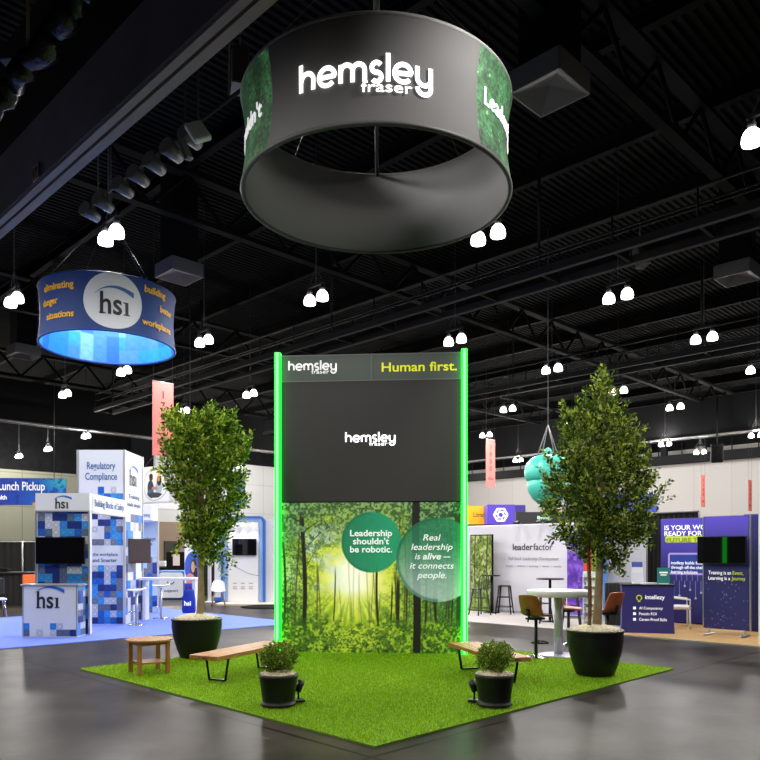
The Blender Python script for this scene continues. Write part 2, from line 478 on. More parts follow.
# airwall track beam, upper left: dark face with two pale rails below
M_face = mat('dark_grey_beam', (.13, .125, .12), .8, noise=(.6, .2), spec=.15)
M_rail = mat('pale_track', srgb(140, 128, 114), .6, spec=.2)
tn += 1; m_ = MB(); ub = 5.55
uvbox(m_, ub, ub+.44, V0, 60, 9.0, 10.25); uvbox(m_, ub+.03, ub+.16, V0, 60, 8.93, 9.0, 1); uvbox(m_, ub+.22, ub+.39, V0, 60, 8.93, 9.0, 1)
uvbox(m_, ub+.2, ub+.44, V0, 60, 10.25, 12.9, 2)
struct(m_.build('trim_%d' % tn, [M_face, M_rail, M_black]))
# small tan plate on the beam
k = (37-380)/FOC; d = ub*S2/(1+k); pl = Vector((k*d, d, EYE+(HZ-173)/FOC*d))
t = thing('number_plate', 'small tan plate with black figures on the dark beam at upper left', 'sign', pl+Vector((-.02, -.02, 0)), YU)
MB().box((0, 0, 0), (.30, .02, .30)).build('plate', mat('tan_plate', srgb(150, 130, 110), .6), t)
mb = MB(); text_into(mb, '17', 0, -.09, h=.18, align='C', y=-.014); mb.build('lettering', M_black, t)

# ---------------------------------------------------------------- catwalks
def catwalk(u, v0, v1, z, label, wd=1.1, railh=.9, seg=2.3):
    t = thing('catwalk', label, 'catwalk', H(u, (v0+v1)/2, z), YU)
    L = v1-v0
    MB().box((0, 0, 0), (L, .16, .22)).build('edge_beam', M_beam2, t)
    MB().box((0, wd, 0), (L, .16, .22)).build('edge_beam', M_beam2, t)
    n = int(L/seg)
    for i in range(n+1): MB().box((-L/2+i*seg, wd/2, 0), (.09, wd, .12)).build('rung', M_beam2, t)
    for y in (0, wd):
        m_ = MB(); m_.cyl((-L/2, y, railh), (L/2, y, railh), .04, n=6); m_.cyl((-L/2, y, railh*.55), (L/2, y, railh*.55), .025, n=6)
        for i in range(0, n+1): m_.cyl((-L/2+i*seg, y, 0), (-L/2+i*seg, y, railh), .03, n=6)
        m_.build('railing', M_beam2, t)
    for i in range(1, n, 4): MB().cyl((-L/2+i*seg, 0, railh), (-L/2+i*seg, 0, ZC-z), .05, n=6).build('hanger', M_beam2, t)
M_beam2 = mat('grey_steel', (.026, .026, .027), .7, spec=.15)
catwalk(18.7, -8, 42, 9.9, 'nearest dark steel catwalk crossing above and behind the dark ring sign')
catwalk(30.6, -8, 42, 9.9, 'middle dark steel catwalk crossing high above the right planted tree')
m_far = MB(); t = thing('walkway', 'far dark walkway with posts along the top of the white wall', 'catwalk', H(62, 20, 9.5), YU)
MB().box((0, 0, 0), (60, 1.0, .7)).build('deck', M_soff, t)
m_ = MB(); m_.box((0, -.4, 1.5), (60, .08, .08))
for i in range(31): m_.box((-30+i*2, -.4, .9), (.07, .07, 1.2))
m_.build('railing', M_beam, t)
for x in (-9, -7.6, 9, 10.4): MB().box((x, -.2, 1.6), (.5, .3, 2.6)).build('post', M_soff, t)

# ---------------------------------------------------------------- air diffusers
M_diff = mat('grey_sheet_metal', (.17, .165, .155), .55, .1)
M_difd = mat('dark_sheet_metal', (.07, .07, .07), .6)
def diffuser(u, v, label, z=10.0, s=1.02, first=[]):
    if first: return dup(first[0], H(u, v, z), YU, label)
    t = thing('air_diffuser', label, 'air diffuser', H(u, v, z), YU, 'square air diffusers under the roof ducts')
    m_ = MB(); h = s/2
    for x, y, a, b in ((0, -h, s, .03), (0, h, s, .03), (-h, 0, .03, s), (h, 0, .03, s)): m_.box((x, y, .2), (a, b, .4))
    m_.box((0, 0, .4), (s, s, .02)); m_.build('housing', M_diff, t)
    m_ = MB(); q = h-.015
    m_.add([(-q, -q, .0), (q, -q, .0), (q, q, .0), (-q, q, .0), (0, 0, .16)], [(0, 1, 4), (1, 2, 4), (2, 3, 4), (3, 0, 4)])
    m_.build('baffle', M_difd, t)
    MB().box((0, 0, (ZC-.06-z+.42)/2), (.8, .8, ZC-z-.48)).build('duct', M_black, t)
    first.append(t); return t
diffuser(11.7, 7.35, 'grey square air diffuser to the right of the dark ring sign')
diffuser(11.6, 20.2, 'grey square air diffuser just above and right of the blue ring sign')
diffuser(11.6, 33.0, 'grey square air diffuser at the left edge below the blue ring sign')
diffuser(23.7, 8.3, 'dim square air diffuser at the right edge of the roof')

# ---------------------------------------------------------------- twin ceiling lights
M_lamp = mat('lamp_glass', (1, 1, 1), .3, emit=5.0, ecol=(1, .965, .92))
lamp0 = []
LZ = 8.7
def twin_light(px, py, label, first=lamp0):
    d = FOC*(LZ-EYE)/(HZ-py); loc = Vector(((px-380)/FOC*d, d, LZ))
    if first:
        t = dup(first[0], loc, YU, label)
    else:
        t = thing('ceiling_light', label, 'ceiling light', loc, YU, 'twin dome lights hanging from the roof')
        for s in (-1, 1):
            x = .27*s
            MB().lathe([(.158, -.12), (.168, -.06), (.158, .02), (.128, .09), (.085, .135), (.05, .15), (.0, .155)], 20, (x, 0, 0)).build('globe', M_lamp, t)
            MB().lathe([(.0, .15), (.07, .15), (.075, .22), (.05, .30), (.0, .31)], 14, (x, 0, 0)).build('lamp_cap', M_steel, t)
        MB().box((0, 0, .36), (.72, .07, .07)).build('bar', M_beam2, t)
        m_ = MB(); m_.cyl((0, 0, .38), (0, 0, ZC-LZ), .012, n=6); m_.cyl((-.27, 0, .38), (0, 0, .9), .008, n=5); m_.cyl((.27, 0, .38), (0, 0, .9), .008, n=5)
        m_.build('cable', M_cable, t)
        first.append(t)
    lamp_light(loc)
def lamp_light(loc, e=None):
    u = (loc.x+loc.y)/S2; v = (loc.y-loc.x)/S2
    near_wall = u > 41 or v > 36
    l = bpy.data.lights.new('lamp', 'POINT' if near_wall else 'SPOT')
    l.energy = 1150 if near_wall else (LAMP_W*(.75 if loc.y < 9 else .9 if loc.y < 14 else 1.0 if loc.y < 27 else 1.5))
    if not near_wall: l.spot_size = rad(168); l.spot_blend = .35
    l.shadow_soft_size = .28; l.color = (1, .965, .925)
    o = bpy.data.objects.new('lamp', l); C.objects.link(o); o.location = loc+Vector((0, 0, -.28)); o.rotation_euler = (0, 0, 0)
LAMP_W = 800.0
for a in (
 (111, 235, 'twin dome light just above the blue ring sign, beside the pale track'),
 (488, 235, 'twin dome light under the right rim of the dark ring sign'),
 (769, 131, 'twin dome light cut by the right edge, the highest one'),
 (316, 298, 'twin dome light above the left end of the green-edged tower'),
 (618, 296, 'twin dome light high above the tip of the right planted tree'),
 (14, 300, 'twin dome light by the left edge beside the blue ring sign'),
 (204, 341, 'twin dome light to the right of the blue ring sign'),
 (455, 340, 'twin dome light directly above the right end of the green-edged tower'),
 (704, 338, 'twin dome light at upper right, third nearest on that side'),
 (552, 369, 'twin dome light just left of the right planted tree tip'),
 (124, 371, 'twin dome light just under the blue ring sign'),
 (758, 369, 'twin dome light at the right edge below the larger twin lights'),
 (250, 394, 'twin dome light just left of the green strip of the tower'),
 (65, 394, 'twin dome light left of the pink banner, below the blue ring sign'),
 (184, 411, 'twin dome light peeking out above the left planted tree'),
 (508, 409, 'twin dome light right of the tower above the narrow pink banner'),
 (618, 391, 'twin dome light just right of the right planted tree tip'),
 (675, 407, 'twin dome light above the white wall right of the right tree'),
 (572, 424, 'twin dome light half hidden by the left shoulder of the right tree'),
 (486, 435, 'twin dome light at the top of the narrow pink banner'),
 (756, 435, 'twin dome light in front of the far railing at the right edge'),
 (665, 444, 'twin dome light in front of the far railing right of the right tree'),
 (700, 452, 'twin dome light in front of the white wall above the far pink banner'),
 (86, 436, 'twin dome light just above the white booth tower'),
 (48, 449, 'dim twin dome light left of the white booth tower top'),
 (19, 456, 'twin dome light above the lunch sign at the left edge'),
 (68, 469, 'lowest twin dome light between the lunch sign and the white booth tower'),
 (518, 460, 'small twin dome light left of the hanging teal balloon'),
 (240, 466, 'twin dome light seen through the right edge of the left tree'),
): twin_light(*a)
# the same hall lamps continue behind and beside the camera
for u, v in ((7.4, 9.9), (7.4, 4.0), (1.5, 9.9), (1.5, 4), (13.25, -1.9), (19, 4), (1.5, 15.8), (19, 21.7), (25, 21.7), (1.5, 21.7), (1.5, 27.5), (7.4, 27.5), (25, 4), (25, -1.9), (31, 4), (-4.4, 4), (-4.4, 9.9), (4.5, -3), (25, 33), (31, 27.5), (43, 27.5), (37, 39), (25, 45), (55, 15), (55, 27), (55, 5), (43, 5), (49, 40), (49, 50), (36, 50), (10, 45), (0, 40), (8, 54), (0, 52), (58, 35), (58, 46)):
    lamp_light(H(u, v, LZ))

# ---------------------------------------------------------------- rig of stage lamps at upper left
t = thing('lighting_bar', 'black bar of stage spotlights under the pale track at upper left', 'stage lights', H(6.75, 12.6, 9.0), YU)
MB().cyl((-2.6, 0, 0), (3.2, 0, 0), .03, n=8).build('bar', M_beam2, t)
for x in (-2.4, 2.4): MB().cyl((x, 0, 0), (x, 0, 4.4), .015, n=6).build('hanger', M_cable, t)
M_fix = mat('grey_fixture', (.13, .13, .135), .45, .3)
for i in range(7):
    x = 1.35-i*.62 if i < 5 else 1.35-i*.62-.25
    m_ = MB(); m_.box((x, 0, -.13), (.05, .05, .24)); m_.cyl((x-.05, .12, -.28), (x+.06, -.24, -.20), .09, .15, n=12)
    m_.build('spotlight', M_fix, t)
t = thing('panel_lamp', 'pale rectangular lamp panel hanging right of the stage spotlights', 'stage lights', P(198, 132, 12.3), rad(20))
o = MB().box((0, 0, 0), (.30, .10, .42), ch=.02, rx=rad(-25), ry=rad(-25)).build('panel', mat('pale_panel', (.55, .55, .56), .4), t)
MB().cyl((0, 0, .2), (0, 0, 2.2), .02, n=6).build('yoke', M_beam2, t)
t = thing('panel_lamp', 'dim rectangular lamp panel just below the pale one', 'stage lights', P(185, 150, 12.6), rad(60))
MB().box((0, 0, 0), (.16, .10, .36), ch=.02, rx=rad(-20), ry=rad(-15)).build('panel', M_fix, t)
MB().cyl((0, 0, .18), (0, 0, 2.4), .02, n=6).build('yoke', M_beam2, t)
t = thing('junction_box', 'flat grey junction box at the top left corner of the roof', 'junction box', P(17, 54, 12.4), rad(-8))
MB().box((0, 0, 0), (.52, .25, .30), ch=.015).build('housing', mat('box_grey', (.07, .07, .072), .5), t)
MB().cyl((.2, 0, .1), (.22, 0, 3.4), .03, n=6).build('conduit', mat('tan_conduit', srgb(120, 100, 84), .5), t)
pts = []
for i in range(26):
    s = i/25; p = P(-10+95*s, 118-128*s, 12.0-1.2*s)
    pts.append(p+Vector((random.uniform(-.05, .05), random.uniform(-.1, .1), random.uniform(-.06, .06))))
o = MB().tube(pts, [.16+random.uniform(-.04, .06) for _ in pts], 9).build('flexible_duct', mat('foil_black', (.022, .022, .023), .25, .5, bump=(9, 1.0)))
tag(o, 'crumpled black flexible duct crossing the top left corner', 'duct')
t = thing('loudspeaker', 'dim black loudspeaker box hanging left of the dark ring sign', 'loudspeaker', P(240, 70, 12.5), rad(15))
MB().box((0, 0, 0), (.28, .35, .62), ch=.02).build('cabinet', M_fix if False else mat('speaker_black', (.03, .03, .03), .5), t)
MB().cyl((0, 0, .3), (0, 0, 3.3), .015, n=6).build('cable', M_cable, t)
MB().box((0, -.02, -.33), (.3, .38, .03)).build('bracket', M_steel, t)
t = thing('loudspeaker', 'small grey loudspeaker tilted under the nearest catwalk at upper right', 'loudspeaker', P(640, 258, 26), rad(30))
MB().box((0, 0, 0), (.4, .4, .7), rx=rad(-25), ch=.03).build('cabinet', M_diff, t)
MB().cyl((0, 0, .3), (0, 0, 1.8), .03, n=6).build('bracket', M_steel, t)
t = thing('stage_spotlight', 'small black spotlight hanging in front of the white wall', 'spotlight', P(717, 453, 46), rad(-20))
MB().box((0, 0, 0), (.7, .6, 1.1), rx=rad(20), ch=.05).build('housing', M_black, t)
MB().cyl((0, 0, .4), (0, 0, 3.5), .05, n=6).build('cable', M_black, t)

# ================================================================ ring signs
def ring_pt(R, phi, z, waist, z0, z1, flare=0.0):
    s = (z-z0)/(z1-z0); r = R-waist*math.sin(math.pi*s)+flare*(.5-s)
    return Vector((r*math.sin(phi), -r*math.cos(phi), z))
def ring_fabric(name, R, h, phi0, phi1, m, parent, waist, n=64, nz=10, flare=0.0):
    m_ = MB(); vs = []; fs = []
    k = max(3, int(n*(phi1-phi0)/(2*math.pi)))
    for j in range(nz+1):
        for i in range(k+1): vs.append(ring_pt(R, phi0+(phi1-phi0)*i/k, h*j/nz, waist, 0, h, flare))
    for j in range(nz):
        for i in range(k): fs.append((j*(k+1)+i, j*(k+1)+i+1, (j+1)*(k+1)+i+1, (j+1)*(k+1)+i))
    m_.add(vs, fs, 0, True); return m_.build(name, m, parent)
def leafy_mat():
    m = bpy.data.materials.new('leaf_print'); m.use_nodes = True
    nt = m.node_tree; b = nt.nodes['Principled BSDF']; N = nt.nodes.new; L = nt.links.new
    tc = N('ShaderNodeTexCoord'); vo = N('ShaderNodeTexVoronoi'); vo.inputs['Scale'].default_value = 26
    n = N('ShaderNodeTexNoise'); n.inputs['Scale'].default_value = 3.2; n.inputs['Detail'].default_value = 6
    L(tc.outputs['Object'], vo.inputs['Vector']); L(tc.outputs['Object'], n.inputs['Vector'])
    r = N('ShaderNodeValToRGB'); e = r.color_ramp.elements
    e[0].color = (.02, .05, .03, 1); e[1].color = (.26, .55, .22, 1); k = e.new(.5); k.color = (.05, .20, .06, 1)
    e[0].position = .15; e[1].position = .9
    L(vo.outputs['Color'], r.inputs['Fac'])
    mx = N('ShaderNodeMixRGB'); mx.blend_type = 'MULTIPLY'; mx.inputs['Fac'].default_value = .85
    r2 = N('ShaderNodeValToRGB'); r2.color_ramp.elements[0].position = .38; r2.color_ramp.elements[1].position = .62
    r2.color_ramp.elements[0].color = (.25, .25, .25, 1)
    L(n.outputs['Fac'], r2.inputs['Fac']); L(r.outputs['Color'], mx.inputs['Color1']); L(r2.outputs['Color'], mx.inputs['Color2'])
    L(mx.outputs['Color'], b.inputs['Base Color']); b.inputs['Roughness'].default_value = .7
    L(mx.outputs['Color'], b.inputs['Emission Color']); b.inputs['Emission Strength'].default_value = .45  # glow added to lift the leaf print's brightness
    return m
M_leafprint = leafy_mat()
M_ringdark = mat('charcoal_fabric', srgb(90, 89, 89), .9, bump=(60, .05))
M_ringin = mat('grey_lining', srgb(120, 119, 120), .9, noise=(.7, .05), bump=(1.3, .6))
R1, h1 = 1.87, 1.26
ring = thing('ring_sign', 'large dark hanging ring sign with white lettering and leafy green panels', 'ring sign', (-.05, 10.4, 6.64))
pi = math.pi
for a, b, nm, mm in ((-45, 43, 'front_fabric', M_ringdark), (43, 135, 'leafy_panel', M_leafprint), (135, 225, 'back_fabric', M_ringdark), (225, 315, 'leafy_panel', M_leafprint)):
    ring_fabric(nm, R1, h1, rad(a), rad(b), mm, ring, .07, 96)
ring_fabric('lining', R1-.05, h1, 0, 2*pi, M_ringin, ring, .07, 96)
for z, mm in ((0, mat('ring_rim', srgb(66, 66, 66), .6)), (h1, mat('ring_rim_pale', srgb(120, 120, 118), .6))):
    m_ = MB(); m_.tube([ring_pt(R1-.025, 2*pi*i/96, z, 0, 0, h1) for i in range(97)], .032, 8, caps=False); m_.build('rim', mm, ring)
def ring_warp(R, waist, h, phi_c, off=.012):
    def f(p):
        s = p.z/h; r = R-waist*math.sin(pi*min(1, max(0, s)))+off-p.y
        phi = phi_c+p.x/R
        return Vector((r*math.sin(phi), -r*math.cos(phi), p.z))
    return f
m_ = MB(); rounded_logo(m_, -.82, .50, 1.68, y=0, t=.008)
m_.build('lettering', M_glow, ring, warp=ring_warp(R1, .07, h1, rad(-4.8)))
m_ = MB(); text_into(m_, 'Leadership', 0, .60, h=.22, bold=.012, t=.01); m_.build('lettering', M_letterw, ring, warp=ring_warp(R1, .07, h1, rad(47.5)))
m_ = MB(); text_into(m_, "shouldn't", 0, .52, h=.22, bold=.012, t=.01, align='R'); m_.build('lettering', M_letterw, ring, warp=ring_warp(R1, .07, h1, rad(-52)))
m_ = MB(); m_.cyl((0, 0, h1+.55), (0, 0, ZC-6.64), .045, n=10)
m_.build('hanging_pole', mat('pole_grey', (.35, .35, .35), .5), ring)
m_ = MB(); m_.tube([(-R1+.03, 0, h1), (R1-.03, 0, h1)], .03, 8); m_.tube([(0, -R1+.03, h1), (0, R1-.03, h1)], .03, 8); m_.build('cross_bar', M_blackmetal, ring)
m_ = MB()
for i in range(4):
    f = rad(45+90*i); m_.cyl(((R1-.03)*math.sin(f), -(R1-.03)*math.cos(f), h1), (0, 0, h1+2.4), .005, n=5)
m_.cyl((0, 0, h1), (0, 0, h1+.6), .03, n=8)
m_.build('cables', M_cable, ring)

R2, h2 = 1.50, 1.22
hs = P(108.5, 552, 17.2); hs.z = 6.42
ring2 = thing('ring_sign', 'blue hanging ring sign with white disc and yellow lettering', 'ring sign', hs, rad(10))
M_navy = mat('navy_fabric', srgb(40, 66, 128), .7, emit=.12, noise=(.8, .12))
ring_fabric('outer_fabric', R2, h2, 0, 2*pi, M_navy, ring2, .05, 72)
def blueblocks(U, V):
    b = blocks(2*pi*R2, h2, .33, 5)(U, V); return b*.45+c3(30, 130, 235)*.55
painted('lining', 2*pi*(R2-.04), h2, 200, 26, blueblocks, print_mat('blue_lining', .7, .35), ring2, warp=lambda p: Vector(((R2-.04-.05*math.sin(pi*p.z/h2))*math.sin(p.x/(R2-.04)), -(R2-.04-.05*math.sin(pi*p.z/h2))*math.cos(p.x/(R2-.04)), p.z)))
for z in (0, h2):
    m_ = MB(); m_.tube([ring_pt(R2-.02, 2*pi*i/72, z, 0, 0, h2) for i in range(73)], .028, 8, caps=False); m_.build('rim', mat('blue_rim', srgb(40, 80, 150), .6), ring2)
W2 = lambda a, off=.012: ring_warp(R2, .05, h2, rad(a), off)
m_ = MB(); n = 40; dr = .60
vs = [(0, 0, .64)]; fs = []
for k in range(1, 9):
    for i in range(n): vs.append((dr*k/8*math.cos(2*pi*i/n)*1.05, 0, .64+dr*k/8*math.sin(2*pi*i/n)))
fs = [(0, 1+i, 1+(i+1) % n) for i in range(n)]
for k in range(7): fs += [(1+k*n+i, 1+k*n+(i+1) % n, 1+(k+1)*n+(i+1) % n, 1+(k+1)*n+i) for i in range(n)]
m_.add(vs, fs, 0, True); m_.build('white_disc', mat('white_print', srgb(214, 216, 224), .6, emit=.12), ring2, warp=W2(14, .008))
mk, mbl = MB(), MB(); hsi_logo(mk, mbl, 0, .36, .78, t=.01)
mk.build('lettering', mat('ink_black', srgb(30, 34, 50), .5), ring2, warp=W2(16, .016)); mbl.build('swoosh', mat('swoosh_blue', srgb(36, 110, 190), .5), ring2, warp=W2(14, .02))
M_yel = mat('yellow_lettering', srgb(236, 178, 40), .6, emit=.15)
for s, z, ang, al in (('eliminating', .90, -18, 'R'), ('danger', .60, -34, 'R'), ('situations', .28, -18, 'R'), ('building', .98, 40, 'L'), ('better', .66, 58, 'L'), ('workplaces', .26, 38, 'L')):
    m_ = MB(); text_into(m_, s, 0, z, h=.15, bold=.018, t=.01, align=al); m_.build('lettering', M_yel, ring2, warp=W2(ang, .012))
m_ = MB()
for i in range(4):
    f = rad(45+90*i); m_.cyl(((R2-.03)*math.sin(f), -(R2-.03)*math.cos(f), h2), (0, 0, h2+1.9), .004, n=5)
m_.cyl((0, 0, h2+1.9), (0, 0, ZC-hs.z), .02, n=6); m_.build('cables', M_cable, ring2)
# ================================================================ grass mat
gc = H(0, 0); L0 = 6.05
front = F(375, 748)
u0, v0 = (front.x+front.y)/S2, (front.y-front.x)/S2
g = thing('artificial_grass_rug', 'square bright green artificial grass rug laid cornerwise on the concrete', 'grass rug', H(u0+L0/2, v0+L0/2), YV)
M_turf = mat('turf_backing', srgb(104, 150, 10), .9, noise=(40, .3))
MB().box((0, 0, .008), (L0, L0, .016)).build('backing', M_turf, g)
NB = 130000
bx = rng.uniform(-L0/2, L0/2, NB); by = rng.uniform(-L0/2, L0/2, NB)
# more blades near the camera's corner is not needed; keep it even
ang = rng.uniform(0, 2*pi, NB); hh = rng.uniform(.018, .036, NB); lean = rng.uniform(0, .022, NB); la = rng.uniform(0, 2*pi, NB); wd = .0045
V = np.zeros((NB, 3, 3))
V[:, 0] = np.stack([bx-wd*np.cos(ang), by-wd*np.sin(ang), np.full(NB, .014)], -1)
V[:, 1] = np.stack([bx+wd*np.cos(ang), by+wd*np.sin(ang), np.full(NB, .014)], -1)
V[:, 2] = np.stack([bx+lean*np.cos(la), by+lean*np.sin(la), .014+hh], -1)
me = bpy.data.meshes.new('grass_pile'); me.vertices.add(NB*3); me.vertices.foreach_set('co', V.ravel())
me.loops.add(NB*3); me.loops.foreach_set('vertex_index', np.arange(NB*3)); me.polygons.add(NB)
me.polygons.foreach_set('loop_start', np.arange(0, NB*3, 3)); me.update(); me.validate()
me.materials.append(leaf_mat('turf_blades', srgb(128, 166, 14), srgb(160, 200, 20), srgb(198, 228, 44), .45))
o = bpy.data.objects.new('grass_pile', me); C.objects.link(o); o.parent = g; o['kind'] = 'stuff'
GZ = .03

# ================================================================ the tower
TW, TH, TD = 3.126, 4.99, .55
tw = thing('display_tower', 'tall dark display tower with green light strips and forest mural', 'display tower', (-.158, 12.375, 0), rad(-4.58))
M_towerblk = mat('tower_charcoal', srgb(52, 52, 52), .5)
zs0, zs1 = 2.53, 4.55
MB().box((0, TD/2, TH/2), (TW, TD, TH)).build('body', M_towerblk, tw)
hd = MB().box((0, -.02, (zs1+TH)/2), (TW, .04, TH-zs1)).build('header_panel', mat('header_green_grey', srgb(84, 94, 88), .45), tw)
m_ = MB(); M_trim = mat('thin_grey_trim', srgb(112, 116, 114), .5)
m_.box((0, -.043, zs1), (TW, .008, .018)); m_.box((0, -.043, TH-.01), (TW, .008, .02)); m_.box((.02, -.043, (zs1+TH)/2), (.025, .008, TH-zs1))
m_.build('trim', M_trim, hd)
m_ = MB(); rounded_logo(m_, -1.38, 4.74, .82, y=-.041, t=.006); m_.build('lettering', M_letterw, hd)
m_ = MB(); text_into(m_, 'Human first.', .19, 4.69, w=1.24, h=.155, bold=.014, y=-.043); m_.build('lettering', mat('yellow_lime_lettering', srgb(226, 228, 20), .5, emit=.5), hd)
sc = MB().box((0, -.02, (zs0+zs1)/2), (TW, .04, zs1-zs0-.02)).build('led_screen', mat('led_screen_dark', srgb(54, 52, 52), .55, noise=(30, .06), emit=.04), tw)
m_ = MB(); rounded_logo(m_, -.42, 3.53, .84, y=-.041, t=.004); m_.build('lettering', M_glow, sc)

def mural(U, V):
    W, Hh = TW, zs0
    n0 = fbm(U, V, 5, 4, 2); n1 = fbm(U, V, 12, 10, 3); n2 = fbm(U, V, 34, 28, 8); n3 = fbm(U, V, 90, 74, 21, 3); n4 = fbm(U, V, 140, 110, 31, 2)
    d = np.hypot((U-.40)*1.2, (V-.50)*.9)+.10*(n0-.5)
    col = mix(c3(255, 255, 228), c3(240, 240, 130), sst(d, .05, .17))
    col = mix(col, c3(206, 218, 62), sst(d+.16*(n1-.5), .13, .27))
    col = mix(col, c3(128, 160, 52), sst(d+.25*(n1-.5), .25, .45))
    col = mix(col, c3(64, 104, 58), sst(d+.25*(n1-.5), .40, .66))
    # pale sky and mist on the left and upper right
    sky = sst(n1+.25*(n0-.5), .47, .60)*(np.exp(-((U-.20)/.15)**2)*sst(V, .35, .5)+np.exp(-((U-.62)/.10)**2)*sst(V, .8, .95)*.6)
    col = mix(col, c3(208, 224, 226), np.clip(sky, 0, 1)*.9)
    col = mix(col, c3(214, 226, 210), np.exp(-(((U-.06)/.06)**2+((V-.5)/.16)**2))*.6)
    # leaf masses, from coarse to fine
    col = mix(col, c3(58, 94, 44), sst(n2, .50, .60)*sst(d, .12, .34)*.65)
    col = mix(col, c3(186, 204, 70), sst(n3, .52, .62)*sst(d, .08, .26)*.45)
    col = mix(col, c3(34, 62, 26), sst(n4, .54, .66)*sst(d, .16, .42)*.55)
    top = sst(V+.3*(n1-.5), .72, .98)
    col = mix(col, mix(c3(40, 74, 40), c3(132, 168, 104), sst(n3, .42, .60)), top*.75)
    rt = sst(U+.25*(n1-.5), .70, .95)*sst(V, .25, .6)
    col = mix(col, mix(c3(28, 56, 36), c3(112, 146, 104), sst(n3, .42, .6)), rt*.75)
    lf = sst(-U+.12*(n1-.5), -.24, -.06)*sst(-V, -.55, -.3)
    col = mix(col, mix(c3(30, 56, 24), c3(150, 176, 60), sst(n3, .42, .6)), lf*.7)
    # rays from the sun across the lower half
    a = np.arctan2(V-.50, U-.40); ray = .5+.5*np.sin(a*38+2*np.sin(a*11)); low = sst(-V, -.45, -.25)
    col = mix(col, c3(206, 226, 60), ray*low*.35*sst(-d, -.5, -.1))
    col = mix(col, c3(70, 116, 16), (1-ray)*low*.4)
    # thin distant trunks
    r = np.random.default_rng(5)
    for i in range(34):
        x = r.uniform(.02, .98); wdt = r.uniform(.0015, .004); b = r.uniform(.12, .25); t = r.uniform(.4, .95)
        xx = x+.012*np.sin(V*r.uniform(3, 7)+i)
        k = np.exp(-((U-xx)/wdt)**2)*sst(V, b, b+.05)*sst(-V, -t, -t+.08)
        fade = .25+.6*sst(np.abs(x-.40), .03, .25)
        col = mix(col, c3(52, 50, 30), k*fade)
    # main trunks: x, half width, bottom, top, bend
    for x, wdt, b, t, bd, kk in ((.135, .011, .10, .97, .010, 1), (.025, .006, .12, .78, .012, .9), (.30, .004, .2, .6, .01, .7), (.545, .006, .14, .62, -.012, .95), (.607, .004, .15, .50, .01, .9), (.645, .009, .13, .55, .004, .95), (.79, .005, .12, .6, .01, .8), (.86, .006, .12, .45, -.02, .8), (.97, .015, .12, .98, .006, .85), (.93, .004, .12, .9, .01, .7)):
        xx = x+bd*np.sin((V-b)*5)
        k = sst(-np.abs(U-xx), -wdt*1.25, -wdt*.75)*sst(V, b, b+.03)*sst(-V, -t, -t+.1)
        col = mix(col, c3(30, 30, 20), k*kk)
    # boughs of the left tree
    for i, (y0, dx, dy) in enumerate(((.52, .09, .20), (.60, -.09, .17), (.66, .11, .16), (.74, -.08, .12), (.80, .12, .10), (.45, -.06, .2), (.86, -.1, .06))):
        s = np.clip((U-.135)/dx, 0, 1); yy = y0+dy*s**.8
        k = np.exp(-((V-yy)/(.006*(1.3-s)))**2)*(s > 0)*(s < 1)
        col = mix(col, c3(38, 42, 22), k*.8)
    crown = np.exp(-(((U-.14)/.16)**2+((V-.85)/.17)**2))
    col = mix(col, mix(c3(44, 80, 44), c3(130, 164, 110), sst(n3, .4, .62)), crown*sst(n2, .4, .55)*.85)
    # undergrowth
    ug = sst(-(V-.16*(n1-.35)-.10*(n2-.4)), -.22, -.12)
    bush = mix(c3(52, 92, 22), c3(150, 180, 40), sst(n3, .40, .60))
    bush = mix(bush, c3(222, 226, 70), sst(n4, .54, .66)*sst(-np.abs(U-.42-.2*(n0-.5)), -.4, -.05)*.8)
    bush = mix(bush, c3(36, 66, 20), sst(n2, .50, .62)*.6)
    col = mix(col, bush, ug*.85)
    dk = sst(-V, -.08, -.0)*sst(n2, .40, .6); col = mix(col, c3(26, 50, 14), dk*.6)
    # the near dark trunk
    k = sst(-np.abs(U-.747-.004*np.sin(V*6)), -.0215, -.0185)
    col = mix(col, c3(26, 22, 20)*(.85+.3*n2[..., None]), k)
    # green discs
    for cx, cz, rr, kind in ((.505, 1.865, .505, 0), (.862, 1.575, .70, 1)):
        X = U*W-cx*W; Z = V*Hh-cz; q = np.hypot(X, Z)
        inside = sst(-q, -rr-.012, -rr+.012)
        if kind == 0:
            disc = mix(c3(20, 116, 84), c3(26, 142, 104), sst(X, -.5, .4)); al = .93
        else:
            f = sst(Z, -.65, .5); g0 = mix(c3(170, 190, 190), c3(36, 116, 84), f); disc = g0
            al = .82
        sh = sst(-np.abs(q-rr*(.97)), -.05, 0)*(X < 0)*.5
        col = mix(col, disc, inside*al); col = mix(col, c3(10, 80, 56), sh*inside*(1 if kind else .6))
    return col
mu = painted('forest_mural', TW-.03, zs0-.01, 430, 346, mural, print_mat('mural_print', .55, .5), tw, (0, -.022, .005))
MBx = MB()
for i, s in enumerate(('Leadership', "shouldn't", 'be robotic.')):
    text_into(MBx, s, .012, 1.96-.135*i*1.0, h=.107, w=(.70, .60, .70)[i], bold=.016, align='C', y=-.012, t=.004)
MBx.build('lettering', M_letterw, mu, (0, -.004, 0))
